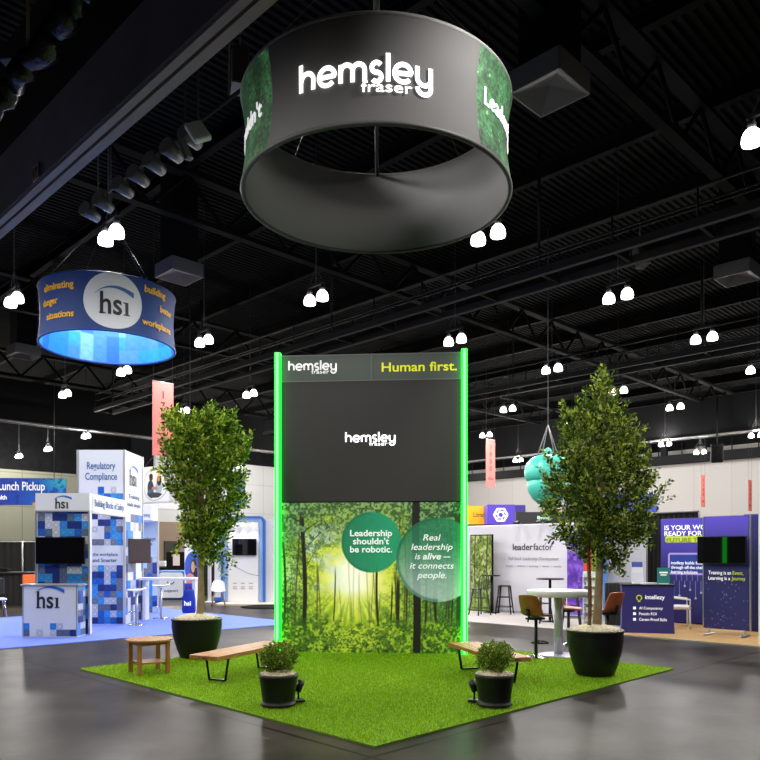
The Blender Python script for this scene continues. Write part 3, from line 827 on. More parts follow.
for i, (s, bo, ww) in enumerate((('Real', .002, .29), ('leadership', .002, .68), (None, 0, 0), ('it connects', .002, .72), ('people.', .002, .48))):
    z = 1.885-.155*i
    if s: text_into(MB(), s, 1.02, z, h=.108, w=ww, bold=bo, shear=.22, align='C', y=-.012).build('lettering', M_letterw, mu, (0, -.004, 0))
    else:
        text_into(MB(), 'is', .74, z, h=.108, w=.09, bold=.002, shear=.22, y=-.012).build('lettering', M_letterw, mu, (0, -.004, 0))
        text_into(MB(), 'alive', .87, z, h=.108, w=.30, bold=.018, shear=.22, y=-.012).build('lettering', M_letterw, mu, (0, -.004, 0))
        text_into(MB(), '\u2014', 1.21, z, h=.108, w=.11, bold=.012, y=-.012).build('lettering', M_letterw, mu, (0, -.004, 0))
# green light strips standing out from both front edges
M_led = mat('green_led', (.01, .15, .02), .5, emit=5.0, ecol=(.002, 1, .02))
M_core = mat('green_led_core', (.05, .1, .05), .5, emit=1.2, ecol=(.40, 1, .46))
for s in (-1, 1):
    x = s*(TW/2-.012)
    st = MB().box((x, -.06, TH/2+.03), (.10, .10, TH+.02), ch=.01).build('light_strip', M_led, tw)
    MB().box((x, -.113, TH/2+.03), (.040, .014, TH)).build('light_core', M_core, st)

# ================================================================ planted trees
M_pot = mat('black_pot', (.009, .009, .010), .45, bump=(14, .12), spec=.35)
M_peb = mat('pale_pebbles', srgb(244, 222, 188), .8, noise=(26, .25), bump=(40, .8))
M_bark = mat('pale_bark', srgb(168, 142, 112), .8, noise=(9, .25), bump=(30, .5))
M_bark2 = mat('brown_bark', srgb(128, 92, 60), .8, noise=(9, .25), bump=(30, .5))
M_leaf = leaf_mat('ficus_leaves', srgb(34, 58, 12), srgb(102, 142, 32), srgb(216, 230, 78), .45)
def pot(parent, prof, rib=False, n=48):
    return MB().lathe(prof, n).build('pot', M_pot, parent)
def leaves(name, m, parent, tips, seed, per=10, ls=.07, tw_len=.22, wide=.42):
    """twigs of folded leaves; tips = (position, direction)"""
    r = np.random.default_rng(seed); vs = []; fs = []; stem = MB()
    for p, d in tips:
        d = Vector(d).normalized()
        side = d.cross(Vector(r.normal(size=3))).normalized()
        for k in range(per):
            s = (k+.6)/per
            side = Matrix.Rotation(2.4, 3, d) @ side
            b = Vector(p)+d*(tw_len*(s-.5))
            ld = (d*.75+side*.9+Vector((0, 0, .1))).normalized()
            l = ls*r.uniform(.7, 1.2); wv = ld.cross(Vector(r.normal(size=3))).normalized()*l*wide
            nn = ld.cross(wv).normalized()*l*.10
            o = len(vs)
            vs += [b, b+ld*l*.5+wv*.6+nn, b+ld*l, b+ld*l*.5-wv*.6+nn]
            fs += [(o, o+1, o+2), (o, o+2, o+3)]
    me = bpy.data.meshes.new(name); me.from_pydata([tuple(v) for v in vs], [], fs); me.materials.append(m); me.update()
    o = bpy.data.objects.new(name, me); C.objects.link(o); o.parent = parent
    return o
def crown_points(prof, n, seed, holes=.0):
    """prof: (z, xl, xr) silhouettes in metres; depth like the width"""
    r = np.random.default_rng(seed); out = []
    zs = [p[0] for p in prof]; zmin, zmax = min(zs), max(zs)
    area = [abs(p[2]-p[1]) for p in prof]; amax = max(area)
    ph = r.uniform(0, 6.28, 6)
    while len(out) < n:
        z = r.uniform(zmin, zmax); xl = np.interp(z, zs, [p[1] for p in prof]); xr = np.interp(z, zs, [p[2] for p in prof])
        wd = xr-xl
        if r.random() > (wd/amax)**1.6: continue
        t = r.uniform(0, 2*pi); q = r.random()**.42
        lump = 1+.16*math.sin(3*t+z*4+ph[0])+.12*math.sin(5*t-z*7+ph[1])
        if holes and math.sin(z*9+ph[2]+2*math.sin(t*2+ph[3])) > 1-holes and q > .35: continue
        rr = min(1.03, q*lump)
        x = (xl+xr)/2+wd/2*rr*math.cos(t); y = min(wd, 1.35)/2*rr*math.sin(t)
        d = Vector((math.cos(t)*rr*wd, math.sin(t)*rr*wd, .55+.5*r.random()))+Vector(r.normal(size=3))*.35
        out.append((Vector((x, y, z)), d))
    return out
def branches(mb, base, tips, n, r0, seed, start=.0):
    r = np.random.default_rng(seed)
    for i in r.choice(len(tips), n, replace=False):
        p = tips[i][0]; a = base(max(0, min(1, r.uniform(.0, .7))))
        if a.z > p.z-.1: a = base(0)
        m = a.lerp(p, .5)+Vector((0, 0, .06))
        mb.tube([a, a.lerp(m, .5), m, p], [r0, r0*.8, r0*.55, r0*.25], 5, caps=False)
big_pot = [(.245, 0), (.262, .02), (.315, .16), (.36, .32), (.385, .48), (.382, .56), (.392, .575), (.392, .60), (.362, .60), (.355, .56), (.3, .55)]
def pebbles(parent, r, z, seed, n=160, h=.05):
    rr = np.random.default_rng(seed); m_ = MB()
    m_.lathe([(r, z-.02), (r*.8, z+h*.5), (r*.4, z+h), (0, z+h*1.05)], 24)
    for i in range(n):
        t = rr.uniform(0, 2*pi); q = r*math.sqrt(rr.random())*.97; s = rr.uniform(.012, .024)
        zz = z+h*(1-(q/r)**1.5)
        x, y = q*math.cos(t), q*math.sin(t)
        m_.add([(x+s, y, zz), (x-s, y, zz), (x, y+s, zz), (x, y-s, zz), (x, y, zz+s), (x, y, zz-s)], [(0,2,4),(2,1,4),(1,3,4),(3,0,4),(2,0,5),(1,2,5),(3,1,5),(0,3,5)], 0, True)
    o = m_.build('pebbles', M_peb, parent); o['kind'] = 'stuff'; return o

# left tree
base = F(197, 661.5); base *= (base.y+.30)/base.y; base.z = GZ
D = base.y; px2x = lambda px: (px-380)/FOC*D-base.x; py2z = lambda py: EYE+(HZ-py)/FOC*D-base.z
tl = thing('potted_tree', 'slim leafy tree in a black pot left of the tower beside the wooden table', 'potted tree', base, 0)
pot(tl, [(a*1.02, b*1.03) for a, b in big_pot]); pebbles(tl, .36, .612, 1, 200, .075)
trunk = lambda s: Vector((px2x(198.5)+(px2x(203)-px2x(198.5))*s+.012*math.sin(s*7), .0, .58+(py2z(500)-.58)*s))
m_ = MB(); m_.tube([trunk(i/12) for i in range(13)], [.048-.016*i/12 for i in range(13)], 9)
m_.tube([trunk(i/12)+Vector((.035+.012*math.sin(i), .02, 0)) for i in range(9)], [.028-.008*i/9 for i in range(9)], 7)
prof = [(py2z(y), px2x(a), px2x(b)) for y, a, b in ((562, 196, 216), (550, 188, 222), (535, 182, 228), (518, 180, 240), (500, 178, 244), (485, 172, 243), (468, 168, 243), (450, 167, 243), (436, 165, 238), (424, 164, 232), (414, 165, 226))]
tips = crown_points(prof, 950, 21, .10)
for (xa, ya, xb, yb, n) in ((206, 440, 213, 408, 16), (186, 435, 176, 412, 12), (240, 470, 247, 438, 12), (178, 440, 165, 414, 10), (196, 432, 196, 416, 8), (226, 440, 232, 416, 10), (182, 468, 160, 470, 7), (224, 545, 230, 562, 6), (216, 545, 222, 572, 5), (190, 530, 180, 548, 6)):
    for k in range(n):
        s = k/(n-1); tips.append((Vector((px2x(xa+(xb-xa)*s)+random.uniform(-.05, .05), random.uniform(-.12, .12), py2z(ya+(yb-ya)*s))), Vector((xb-xa, random.uniform(-9, 9), ya-yb+6))))
branches(m_, lambda s: trunk(.55+.45*s), tips, 36, .013, 4)
m_.build('trunk', M_bark, tl)
leaves('foliage', M_leaf, tl, tips, 5, 11, .085, .26)
# right tree
base = F(595, 680); base *= (base.y+.28)/base.y; base.z = GZ; D = base.y
tr = thing('potted_tree', 'tall wide leafy tree with two stems in a black pot right of the white table', 'potted tree', base, 0)
pot(tr, [(a*.985, b*1.02) for a, b in big_pot]); pebbles(tr, .35, .605, 2, 200, .075)
trunk2 = lambda s: Vector((px2x(597)+(px2x(604)-px2x(597))*min(1, s*1.2)+.01*math.sin(s*6), .02, .58+(py2z(395)-.58)*s))
m_ = MB(); m_.tube([trunk2(i/16) for i in range(17)], [(.075-.058*(i/16)**.8)*(.9 if i < 7 else .75) for i in range(17)], 10)
prof = [(py2z(y), px2x(a), px2x(b)) for y, a, b in ((572, 606, 622), (556, 576, 626), (545, 570, 634), (530, 560, 648), (515, 553, 652), (500, 550, 650), (480, 550, 648), (465, 553, 642), (450, 556, 638), (435, 560, 632), (420, 563, 626), (408, 574, 622), (396, 588, 618), (384, 594, 613), (374, 600, 608))]
tips = crown_points(prof, 1150, 33, .10)
for (xa, ya, xb, yb, n) in ((604, 400, 603, 373, 12), (574, 430, 564, 407, 12), (586, 430, 584, 405, 9), (555, 490, 544, 476, 7), (556, 472, 547, 458, 5), (640, 510, 664, 488, 9), (640, 505, 662, 500, 5), (632, 470, 636, 440, 10), (614, 556, 619, 570, 5), (640, 535, 646, 545, 4), (565, 530, 550, 540, 5), (628, 440, 640, 432, 5)):
    for k in range(n):
        s = k/(n-1); tips.append((Vector((px2x(xa+(xb-xa)*s)+random.uniform(-.04, .04), random.uniform(-.12, .12), py2z(ya+(yb-ya)*s))), Vector((xb-xa, random.uniform(-9, 9), ya-yb+6))))
branches(m_, lambda s: trunk2(.4+.6*s), tips, 44, .012, 6)
m_.build('trunk', M_bark, tr)
m_ = MB(); m_.tube([Vector((px2x(588)+.01*math.sin(i*.8), -.05, .6+(py2z(480)-.6)*i/10)) for i in range(11)], [.030-.012*i/10 for i in range(11)], 7)
m_.build('thin_stem', M_bark2, tr)
leaves('foliage', leaf_mat('dark_ficus_leaves', srgb(30, 48, 14), srgb(84, 112, 34), srgb(204, 216, 84), .42), tr, tips, 7, 11, .074, .23)
tag(MB().box((.0, 0, .015), (.09, .05, .03), ch=.008).box((.035, .02, .02), (.05, .05, .035), ch=.008, rz=.5).build('red_tape', mat('red_ribbon', srgb(220, 20, 24), .5), None, base+Vector((px2x(596), -.09, .645))), 'small red ribbon lying on the pebbles of the right tree pot', 'ribbon')

# small shrubs in pots
def shrub(px, py, label, side):
    b = F(px, py+2); b *= (b.y+.17)/b.y; b.z = GZ
    t = thing('potted_shrub', label, 'potted shrub', b, 0)
    MB().lathe([(.182, 0), (.19, .005), (.19, .03), (.172, .035), (.178, .08), (.205, .29), (.211, .30), (.211, .345), (.197, .345), (.195, .32), (.15, .31)], 40).build('pot', M_pot, t)
    pebbles(t, .195, .335, 3+int(side), 110, .05)
    r = np.random.default_rng(40+int(side)); tips = []
    for i in range(420):
        d = Vector(r.normal(size=3)).normalized(); q = r.random()**.3
        p = Vector((d.x*.195*q, d.y*.195*q, .515+d.z*.165*q))
        if p.z < .37: p.z = .37
        tips.append((p, d+Vector((0, 0, .35))))
    leaves('foliage', leaf_mat('boxwood_leaves', srgb(56, 86, 18), srgb(116, 150, 40), srgb(190, 206, 90), .4), t, tips, 44, 9, .028, .07, .5)
    m_ = MB()
    for i in range(9):
        f = i*.7; m_.tube([(0.02*math.cos(f), .02*math.sin(f), .34), (.08*math.cos(f), .08*math.sin(f), .45), (.13*math.cos(f), .13*math.sin(f), .56)], [.008, .006, .003], 5)
    m_.build('stems', M_bark2, t)
    # spotlight behind the pot
    s = thing('floor_spotlight', 'small black floor spotlight behind the %s shrub pot' % ('left' if side > 0 else 'right'), 'spotlight', b+Vector((side*.20, .17, 0)), rad(20*side))
    MB().box((0, 0, .015), (.13, .12, .03), ch=.008).build('base', M_blackmetal, s)
    MB().cyl((0, 0, .03), (0, .02, .12), .012, n=8).build('bracket', M_blackmetal, s)
    MB().cyl((-.01*side, .01, .11), (.04*side, .03, .23), .034, .044, n=16).build('lamp_head', M_blackmetal, s)
shrub(278.5, 709, 'round boxwood shrub in a black pot in front of the left bench', 1)
shrub(494.5, 709, 'round boxwood shrub in a black pot in front of the right bench', -1)

# ================================================================ benches and table
W_teak = wood_mat('teak_long', srgb(150, 96, 44), srgb(204, 148, 84), 6, 0)
W_teakz = wood_mat('teak_upright', srgb(150, 96, 44), srgb(196, 138, 76), 6, 2)
def bench(cx, cy, rz, L, W, label, ht=.36):
    t = thing('slatted_bench', label, 'bench', (cx, cy, GZ), rz, None)
    n = 6; s = W/n
    for i in range(n):
        MB().box((0, -W/2+s*(i+.5), ht-.028), (L, s-.008, .055), ch=.004).build('slat', W_teak, t)
    for x in (-L/2+.28, L/2-.28):
        m_ = MB(); y = W/2-.05
        for sx in (-1, 1): m_.tube([(x, sx*y, ht-.06), (x, sx*(y-.05), .015)], .019, 4)
        m_.box((x, 0, .012), (.04, 2*(y-.05), .022)); m_.box((x, 0, ht-.065), (.05, 2*y+.03, .018))
        m_.build('leg', M_blackmetal, t)
    MB().box((-L/2-.003, -.02, ht-.028), (.005, .07, .02)).build('badge', M_steel, t)
    return t
bench(-1.87, 10.13, rad(64), 1.66, .46, 'slatted teak bench with black legs left of the tower')
bench(1.44, 10.02, rad(106), 1.70, .46, 'slatted teak bench with black legs in front of the right light strip')
tb = F(149, 677); tb *= (tb.y+.2)/tb.y; tb.y -= .2
t = thing('side_table', 'round slatted teak side table at the left corner of the grass', 'side table', (tb.x, tb.y+.2, GZ), rad(36))
R_, zt = .315, .47
for i in range(7):
    x0 = -R_+i*2*R_/7+.004; x1 = -R_+(i+1)*2*R_/7-.004
    def hw(x): return math.sqrt(max(0, R_*R_-x*x))
    xs = [x0+(x1-x0)*k/8 for k in range(9)]
    out = [(x, -hw(x)) for x in xs]+[(x, hw(x)) for x in reversed(xs)]
    m_ = MB(); n_ = len(out)
    m_.add([(x, y, zt-.025) for x, y in out]+[(x, y, zt) for x, y in out], [tuple(range(n_-1, -1, -1)), tuple(range(n_, 2*n_))]+[(k, (k+1) % n_, n_+(k+1) % n_, n_+k) for k in range(n_)])
    m_.build('slat', wood_mat('teak_across', srgb(150, 96, 44), srgb(204, 148, 84), 6, 1), t)
m_ = MB()
for sx in (-1, 1): m_.box((sx*.19, 0, zt-.05), (.022, .36, .05)); m_.box((0, sx*.19, zt-.05), (.36, .022, .05))
m_.build('apron', W_teak, t)
for sx in (-1, 1):
    for sy in (-1, 1): MB().box((sx*.195, sy*.195, (zt-.026)/2), (.052, .052, zt-.026), ch=.004).build('leg', W_teakz, t)
m_ = MB()
for i in range(6): m_.box((0, -.16+i*.064, .15), (.36, .056, .02))
for sx in (-1, 1): m_.box((sx*.165, 0, .13), (.03, .36, .022))
m_.build('shelf', W_teak, t)

# ================================================================ white bar table and leather stools
M_lamW = mat('white_gloss', srgb(236, 232, 240), .25)
M_violet = mat('brushed_white_metal', srgb(206, 200, 220), .3, .25)
bt = F(558.5, 656.5); bt.z = GZ*.6
t = thing('bar_table', 'white round pedestal bar table behind the right tree pot', 'bar table', bt)
MB().lathe([(.0, .0), (.33, .0), (.33, .012), (.30, .022), (.09, .03), (0, .03)], 40).build('base', M_violet, t)
MB().cyl((0, 0, .02), (0, 0, .98), .07, n=28).build('post', M_violet, t)
MB().lathe([(.0, .965), (.49, .965), (.505, .985), (.505, 1.055), (.495, 1.065), (0, 1.065)], 48).build('tabletop', M_lamW, t)
M_leather = mat('brown_leather', srgb(150, 84, 46), .42, noise=(8, .18), bump=(60, .15))
M_leather2 = mat('rust_leather', srgb(164, 84, 52), .5, noise=(8, .15), bump=(60, .15))
def leather_stool(loc, rz, label, lm, sh=.66):
    t = thing('bar_stool', label, 'bar stool', loc, rz)           # the seat faces local -y
    MB().lathe([(0, 0), (.21, 0), (.215, .008), (.20, .016), (.05, .035), (.03, .06), (0, .06)], 36).build('base', M_chrome, t)
    MB().cyl((0, 0, .05), (0, 0, sh-.06), .027, n=14).build('post', M_blackmetal, t)
    m_ = MB(); m_.cyl((0, 0, .24), (0, -.13, .24), .012, n=8); m_.tube([(.12*math.cos(rad(a)), -.13+.1*math.sin(rad(a)), .24) for a in range(-180, 1, 15)], .011, 6); m_.build('footrest', M_blackmetal, t)
    # one continuous bucket: rows from the front lip, along the seat, up the back
    rows = [(-.225, sh-.015, .15, 0), (-.20, sh+.012, .18, .004), (-.08, sh+.006, .205, .012), (.06, sh-.002, .215, .03), (.14, sh+.015, .215, .05), (.185, sh+.07, .212, .06), (.21, sh+.16, .208, .05), (.235, sh+.26, .20, .04), (.25, sh+.335, .185, .03), (.254, sh+.352, .165, .025)]
    n = 10; vs = []; fs = []
    for (y, z, hw_, cup) in rows:
        for k in range(n+1):
            s = -1+2*k/n; x = hw_*s; e = abs(s)**2.5
            if z > sh+.05: vs.append((x, y-cup*1.6*e, z-.012*e))
            else: vs.append((x, y, z+cup*e))
    for j in range(len(rows)-1):
        for k in range(n): fs.append((j*(n+1)+k, j*(n+1)+k+1, (j+1)*(n+1)+k+1, (j+1)*(n+1)+k))
    o = MB().add(vs, fs, 0, True).build('seat', lm, t)
    md = o.modifiers.new('thickness', 'SOLIDIFY'); md.thickness = .035; md.offset = 0
    md = o.modifiers.new('smooth', 'SUBSURF'); md.levels = 1; md.render_levels = 1
    m_ = MB(); m_.box((0, .02, sh-.04), (.22, .24, .03), ch=.006); m_.box((0, .212, sh+.07), (.06, .02, .11), rx=rad(-10)); m_.tube([(0, .05, sh-.04), (0, .19, sh-.01), (0, .225, sh+.09)], .016, 6); m_.build('bracket', M_blackmetal, t)
    return t
s1 = F(536, 658.5); s1.z = GZ*.6
leather_stool(s1, rad(132), 'brown leather bar stool left of the white bar table', M_leather)
s2 = Vector((3.98, 13.0, 0))
leather_stool(s2, rad(-148), 'rust leather bar stool seen behind the right tree stems', M_leather2)
s3 = Vector((3.45, 13.6, 0))
leather_stool(s3, rad(60), 'brown bar stool mostly hidden behind the white bar table', M_leather)
d3 = F(540, 643); tag(MB().lathe([(0, 0), (.16, 0), (.17, .006), (.15, .018), (0, .022)], 28).build('cable_cover', M_black, None, d3), 'flat black disc on the concrete between stool and white table', 'floor cover')
d4 = F(266, 607); tag(MB().lathe([(0, 0), (.75, 0), (.78, .01), (.7, .03), (0, .04)], 28).build('cable_cover', M_black, None, d4), 'flat black cover lying on the far floor left of the tower', 'floor cover')
# ================================================================ left booth
M_blue_carpet = mat('blue_carpet', srgb(110, 134, 232), .95, noise=(30, .12), bump=(200, .2))
m_ = MB(); uvbox(m_, -1.5, 11.2, 13.85, 20.5, 0, .014)
tag(m_.build('carpet', M_blue_carpet), 'bright periwinkle blue carpet under the left booth', 'carpet')
M_print = print_mat('booth_print', .45, .0)
M_ink = mat('ink_black', srgb(30, 34, 50), .5)
M_txtb = mat('print_blue_text', srgb(44, 96, 160), .5)
M_txtg = mat('print_grey_text', srgb(84, 104, 134), .5)
M_swo = mat('swoosh_blue', srgb(36, 110, 190), .5)
def X(px, d): return (px-380)/FOC*d
def Z(py, d): return EYE+(HZ-py)/FOC*d

# reception counter
d = 14.7; x0, x1 = X(22.5, d), X(77.5, d); zc = Z(585, d)
t = thing('reception_counter', 'white reception counter with printed logo and blue brick squares at far left', 'counter', ((x0+x1)/2, d, .014), 0)
W_ = x1-x0; dep = .40
MB().box((0, dep/2, (zc-.03)/2), (W_, dep, zc-.03)).build('body', M_white, t)
MB().box((0, dep/2, zc-.015), (W_+.06, dep+.06, .03), ch=.004).build('countertop', mat('grey_top', srgb(150, 152, 160), .4), t)
def keepc(V, r, zc_): return (zc_ < .30) & (r < np.clip(1.0-zc_*3.2, 0, 1))
pf = painted('front_print', W_-.02, zc-.06, 120, 118, blocks(W_, zc, .135, 3, keepc, c3(222, 224, 232)), M_print, t, (0, -.004, .02))
mk, mbb = MB(), MB(); hsi_logo(mk, mbb, -.02, .56, .56, y=-.003); mk.build('lettering', M_ink, pf); mbb.build('swoosh', M_swo, pf)
painted('side_print', dep-.02, zc-.06, 64, 118, blocks(dep, zc, .135, 9), M_print, t, (W_/2+.004, dep/2, .02), rad(90))
for sx in (-1, 1): MB().box((sx*(W_/2-.012), -.004, zc/2), (.025, .012, zc-.03)).build('edge_post', M_alu, t)

# the booth walls: one frame system (front wall with screen, header beam, tower, rear wing)
dF, dT = 15.2, 17.3
b = thing('exhibition_booth', 'white and blue brick-print exhibition booth with tall square tower', 'exhibition booth', (X(124.5, dT), dT, .014), 0)
bx0, by0 = b.location.x, b.location.y
xa, xb = X(37, dF)-bx0, X(90, dF)-bx0; hF = Z(494, dF); hB = Z(512, dF); yF = dF-by0
MB().box(((xa+xb)/2, yF+.05, hB/2), (xb-xa, .1, hB)).build('screen_wall', M_white, b)
painted('wall_print', xb-xa-.03, hB-.02, 150, 300, blocks(xb-xa, hB, .155, 17), M_print, b, ((xa+xb)/2, yF-.004, .01))
hf = MB().box(((xa+xb)/2+.0, yF+.04, (hB+hF)/2), (xb-xa+.02, .18, hF-hB)).build('header', M_white, b)
mk, mbb = MB(), MB(); hsi_logo(mk, mbb, (xa+xb)/2, hB+.06, .34, y=yF-.052); mk.build('lettering', M_ink, hf); mbb.build('swoosh', M_swo, hf)
m_ = MB(); m_.box(((xa+xb)/2, yF-.05, hB), (xb-xa+.03, .02, .03)); m_.box((xb, yF-.045, hB/2), (.035, .02, hB)); m_.box((xa, yF-.045, hB/2), (.03, .02, hB)); m_.build('frame_profile', M_alu, b)
# header beam running back to the tower
hb2 = MB().box((xb-.05, (yF)/2+.05, (hB+hF)/2), (.12, -yF-.1, hF-hB)).build('header', M_white, b)
m_ = MB(); text_into(m_, 'Building Blocks of Safety', 0, 0, w=1.75, h=.15, bold=.01, align='C'); 
o = m_.build('lettering', M_txtb, hb2); o.location = (xb+.014, yF/2+.05, hB+.12); o.rotation_euler.z = rad(90)
MB().box((xb-.05, yF/2+.05, hB-.01), (.13, -yF-.1, .03)).build('frame_profile', M_alu, b)
# tower
tx0 = X(78, dT)-bx0; TWd = -tx0; hT = Z(450.5, dT); tD = 1.3
MB().box((tx0/2, tD/2, hT/2), (TWd, tD, hT)).build('tower', M_white, b)
kb = lambda V, r, z: ((z < .335) | ((z > .45) & (z < .60) & (r < .85)) | ((z > .60) & (z < .81) & (r < np.clip((.81-z)*6, 0, 1))))
def bgfn(fn):
    def f(U, V):
        c = fn(U, V); return c
    return f
tf = painted('front_print', TWd-.05, hT-.03, 120, 440, blocks(TWd, hT, .153, 29, kb, c3(224, 228, 238)), M_print, b, (tx0/2, -.005, .015))
m_ = MB(); text_into(m_, 'Regulatory', 0, hT-.46, w=.66, h=.17, bold=.014, align='C', y=-.004); text_into(m_, 'Compliance', 0, hT-.71, w=.74, h=.17, bold=.014, align='C', y=-.004); m_.build('lettering', M_txtb, tf)
m_ = MB(); text_into(m_, 'to the workplace', .04, 1.58, w=.70, h=.08, bold=.01, align='C', y=-.004); text_into(m_, 'er and Smarter', .02, 1.44, w=.70, h=.085, bold=.025, align='C', y=-.004); m_.build('lettering', M_txtg, tf)
ks = lambda V, r, z: ((z < .52) & (r < .8)) | ((z > .52) & (z < .62) & (r < .8))
tsd = painted('side_print', tD-.05, hT-.03, 130, 440, blocks(tD, hT, .20, 31, ks, c3(220, 224, 236)), M_print, b, (.005, tD/2, .015), rad(90))
mk, mbb = MB(), MB(); hsi_logo(mk, mbb, -.05, hT-.80, .62, y=-.004); mk.build('lettering', M_ink, tsd); mbb.build('swoosh', M_swo, tsd)
text_into(MB(), 'Training', 0, 2.95, w=.8, h=.10, align='C', y=-.004).build('lettering', M_txtg, tsd); text_into(MB(), 'made simple', 0, 2.76, w=.95, h=.10, bold=.01, align='C', y=-.004).build('lettering', M_txtg, tsd)
for x, y in ((0, 0), (tx0, 0), (0, tD)): MB().box((x, y, hT/2), (.05, .05, hT)).build('edge_post', M_alu, b)
# rear wing
dW = 20.6; wx0, wx1 = X(136, dW)-bx0, X(158, dW)-bx0; yW = dW-by0; hW = Z(507, dW-.4); hWb = Z(521, dW-.4)
MB().box(((wx0+wx1)/2, yW+.05, hWb/2), (wx1-wx0, .1, hWb)).build('rear_wall', M_white, b)
kr = lambda V, r, z: (z < .62) & (r < .88)
wp = painted('wall_print', wx1-wx0-.02, hWb-.02, 60, 220, blocks(wx1-wx0, hWb, .155, 41, kr, c3(186, 206, 230)), M_print, b, ((wx0+wx1)/2, yW-.004, .01))
m_ = MB(); text_into(m_, 'package', .03, 2.0, w=.42, h=.10, bold=.02, align='C', y=-.004); text_into(m_, 'teams', .0, 1.86, w=.3, h=.10, bold=.02, align='C', y=-.004); m_.build('lettering', M_txtb, wp)
hr = MB().box(((wx0+wx1)/2+.0, yW-.28, (hWb+hW)/2), (wx1-wx0, .55, hW-hWb)).build('header', M_white, b)
m_ = MB(); text_into(m_, 'Smarter Training', (wx0+wx1)/2, hWb+.1, w=.5, h=.09, bold=.02, align='C', y=yW-.558); m_.build('lettering', M_txtb, hr)
MB().box((wx1, yW, hWb/2), (.04, .04, hWb)).build('edge_post', M_alu, b)

# screens of the left booth
def television(name, label, loc, rz, w, h, parentless=True, m=None):
    t = thing('television', label, 'television', loc, rz)
    MB().box((0, 0, 0), (w, .05, h), ch=.006).build('frame', M_blackmetal, t)
    MB().box((0, -.027, 0), (w-.03, .006, h-.03)).build('screen', m or M_screen, t)
    MB().box((0, .05, 0), (w*.3, .06, h*.5)).build('wall_mount', M_steel, t)
    return t
dS = dF-.12
television('', 'black television on the blue brick wall behind the white counter', (X(60.5, dS), dS, Z(550.5, dS)), 0, X(85, dS)-X(36, dS), Z(537, dS)-Z(564, dS))
tv = television('', 'television with brownish glare on the right side of the booth tower', (bx0+.16, by0+.55, Z(551, 17.6)), rad(58), .68, .58, m=mat('glare_glass', srgb(70, 58, 58), .3))  # brownish glare is put into the screen's base colour
# shelf table beside the tower
d = 18.4; xa, xb = bx0+.06, X(198, d)
t = thing('counter_table', 'long narrow white counter table running right from the booth tower', 'counter table', ((xa+xb)/2, d, .014), 0)
zt = Z(577.5, d)-.014
MB().box((0, 0, zt-.03), (xb-xa, .5, .06), ch=.006).build('tabletop', M_white, t)
MB().box(((xb-xa)/2-.05, 0, (zt-.06)/2), (.07, .46, zt-.06)).build('end_panel', M_white, t)
MB().box((-(xb-xa)/2+.06, .1, (zt-.06)/2), (.07, .3, zt-.06)).build('end_panel', M_white, t)
# blue tote bag hanging at the table's end
d = 17.95; tb_ = thing('tote_bag', 'royal blue tote bag hanging from the right end of the long white table', 'bag', (X(189, d), d, Z(613, d)), rad(6))
hb = Z(585, d)-Z(613, d); M_tote = mat('royal_blue_cloth', srgb(16, 52, 172), .7, bump=(14, .6))
m_ = MB(); sec = []
for k, (zz, hw_, th) in enumerate(((0, .14, .05), (.06, .155, .07), (.3, .15, .06), (.5, .125, .04), (.58, .10, .025))):
    sec += [(-hw_, -th, zz), (0, -th*1.25, zz), (hw_, -th, zz), (hw_, th, zz), (0, th*1.2, zz), (-hw_, th, zz)]
fs = [tuple(range(5, -1, -1)), tuple(range(24, 30))]
for k in range(4):
    for i in range(6): fs.append((k*6+i, k*6+(i+1) % 6, (k+1)*6+(i+1) % 6, (k+1)*6+i))
m_.add(sec, fs, 0, True); m_.build('bag', M_tote, tb_)
MB().tube([(-.06, 0, .56), (-.04, 0, .66), (0, .01, .71), (.04, 0, .66), (.06, 0, .56)], .012, 6).build('handle', M_tote, tb_)
mk = MB(); text_into(mk, 'hsi', -.02, .19, h=.11, bold=.03, align='C', y=-.092); mk.build('lettering', M_letterw, tb_)

# white curved bar stools of the left booth
def white_stool(loc, rz, label, h=.80):
    t = thing('bar_stool', label, 'bar stool', loc, rz)
    MB().lathe([(0, 0), (.20, 0), (.205, .008), (.18, .016), (.05, .03), (0, .03)], 30).build('base', M_chrome, t)
    MB().cyl((0, 0, .02), (0, 0, h-.06), .03, n=12).build('post', M_alu, t)
    m_ = MB(); m_.cyl((0, 0, .3), (-.16, 0, .3), .012, n=6); m_.tube([(-.16, y*.01, .3) for y in range(-14, 15, 4)], .012, 6); m_.build('footrest', M_chrome, t)
    rows = []; n = 10; vs = []; fs = []
    for j in range(9):
        s = -1+j/4.0; x = .21*s; z = h-.03+.05*max(0, s)**2+.015*max(0, -s)**2; hw_ = .20*math.sqrt(max(.06, 1-abs(s)**3.2))
        for k in range(n+1): q = -1+2*k/n; vs.append((x, hw_*q, z+.015*q*q))
    for j in range(8):
        for k in range(n): fs.append((j*(n+1)+k, j*(n+1)+k+1, (j+1)*(n+1)+k+1, (j+1)*(n+1)+k))
    o = MB().add(vs, fs, 0, True).build('seat', M_white, t)
    md = o.modifiers.new('thickness', 'SOLIDIFY'); md.thickness = .03; md.offset = 0
    return t
white_stool(Vector((X(136.5, 17.2), 17.2, .014)), rad(15), 'white curved bar stool right beside the tall booth tower', .82)
white_stool(Vector((X(161, 18.9), 18.9, .014)), rad(10), 'white curved bar stool below the middle of the long white table', .84)
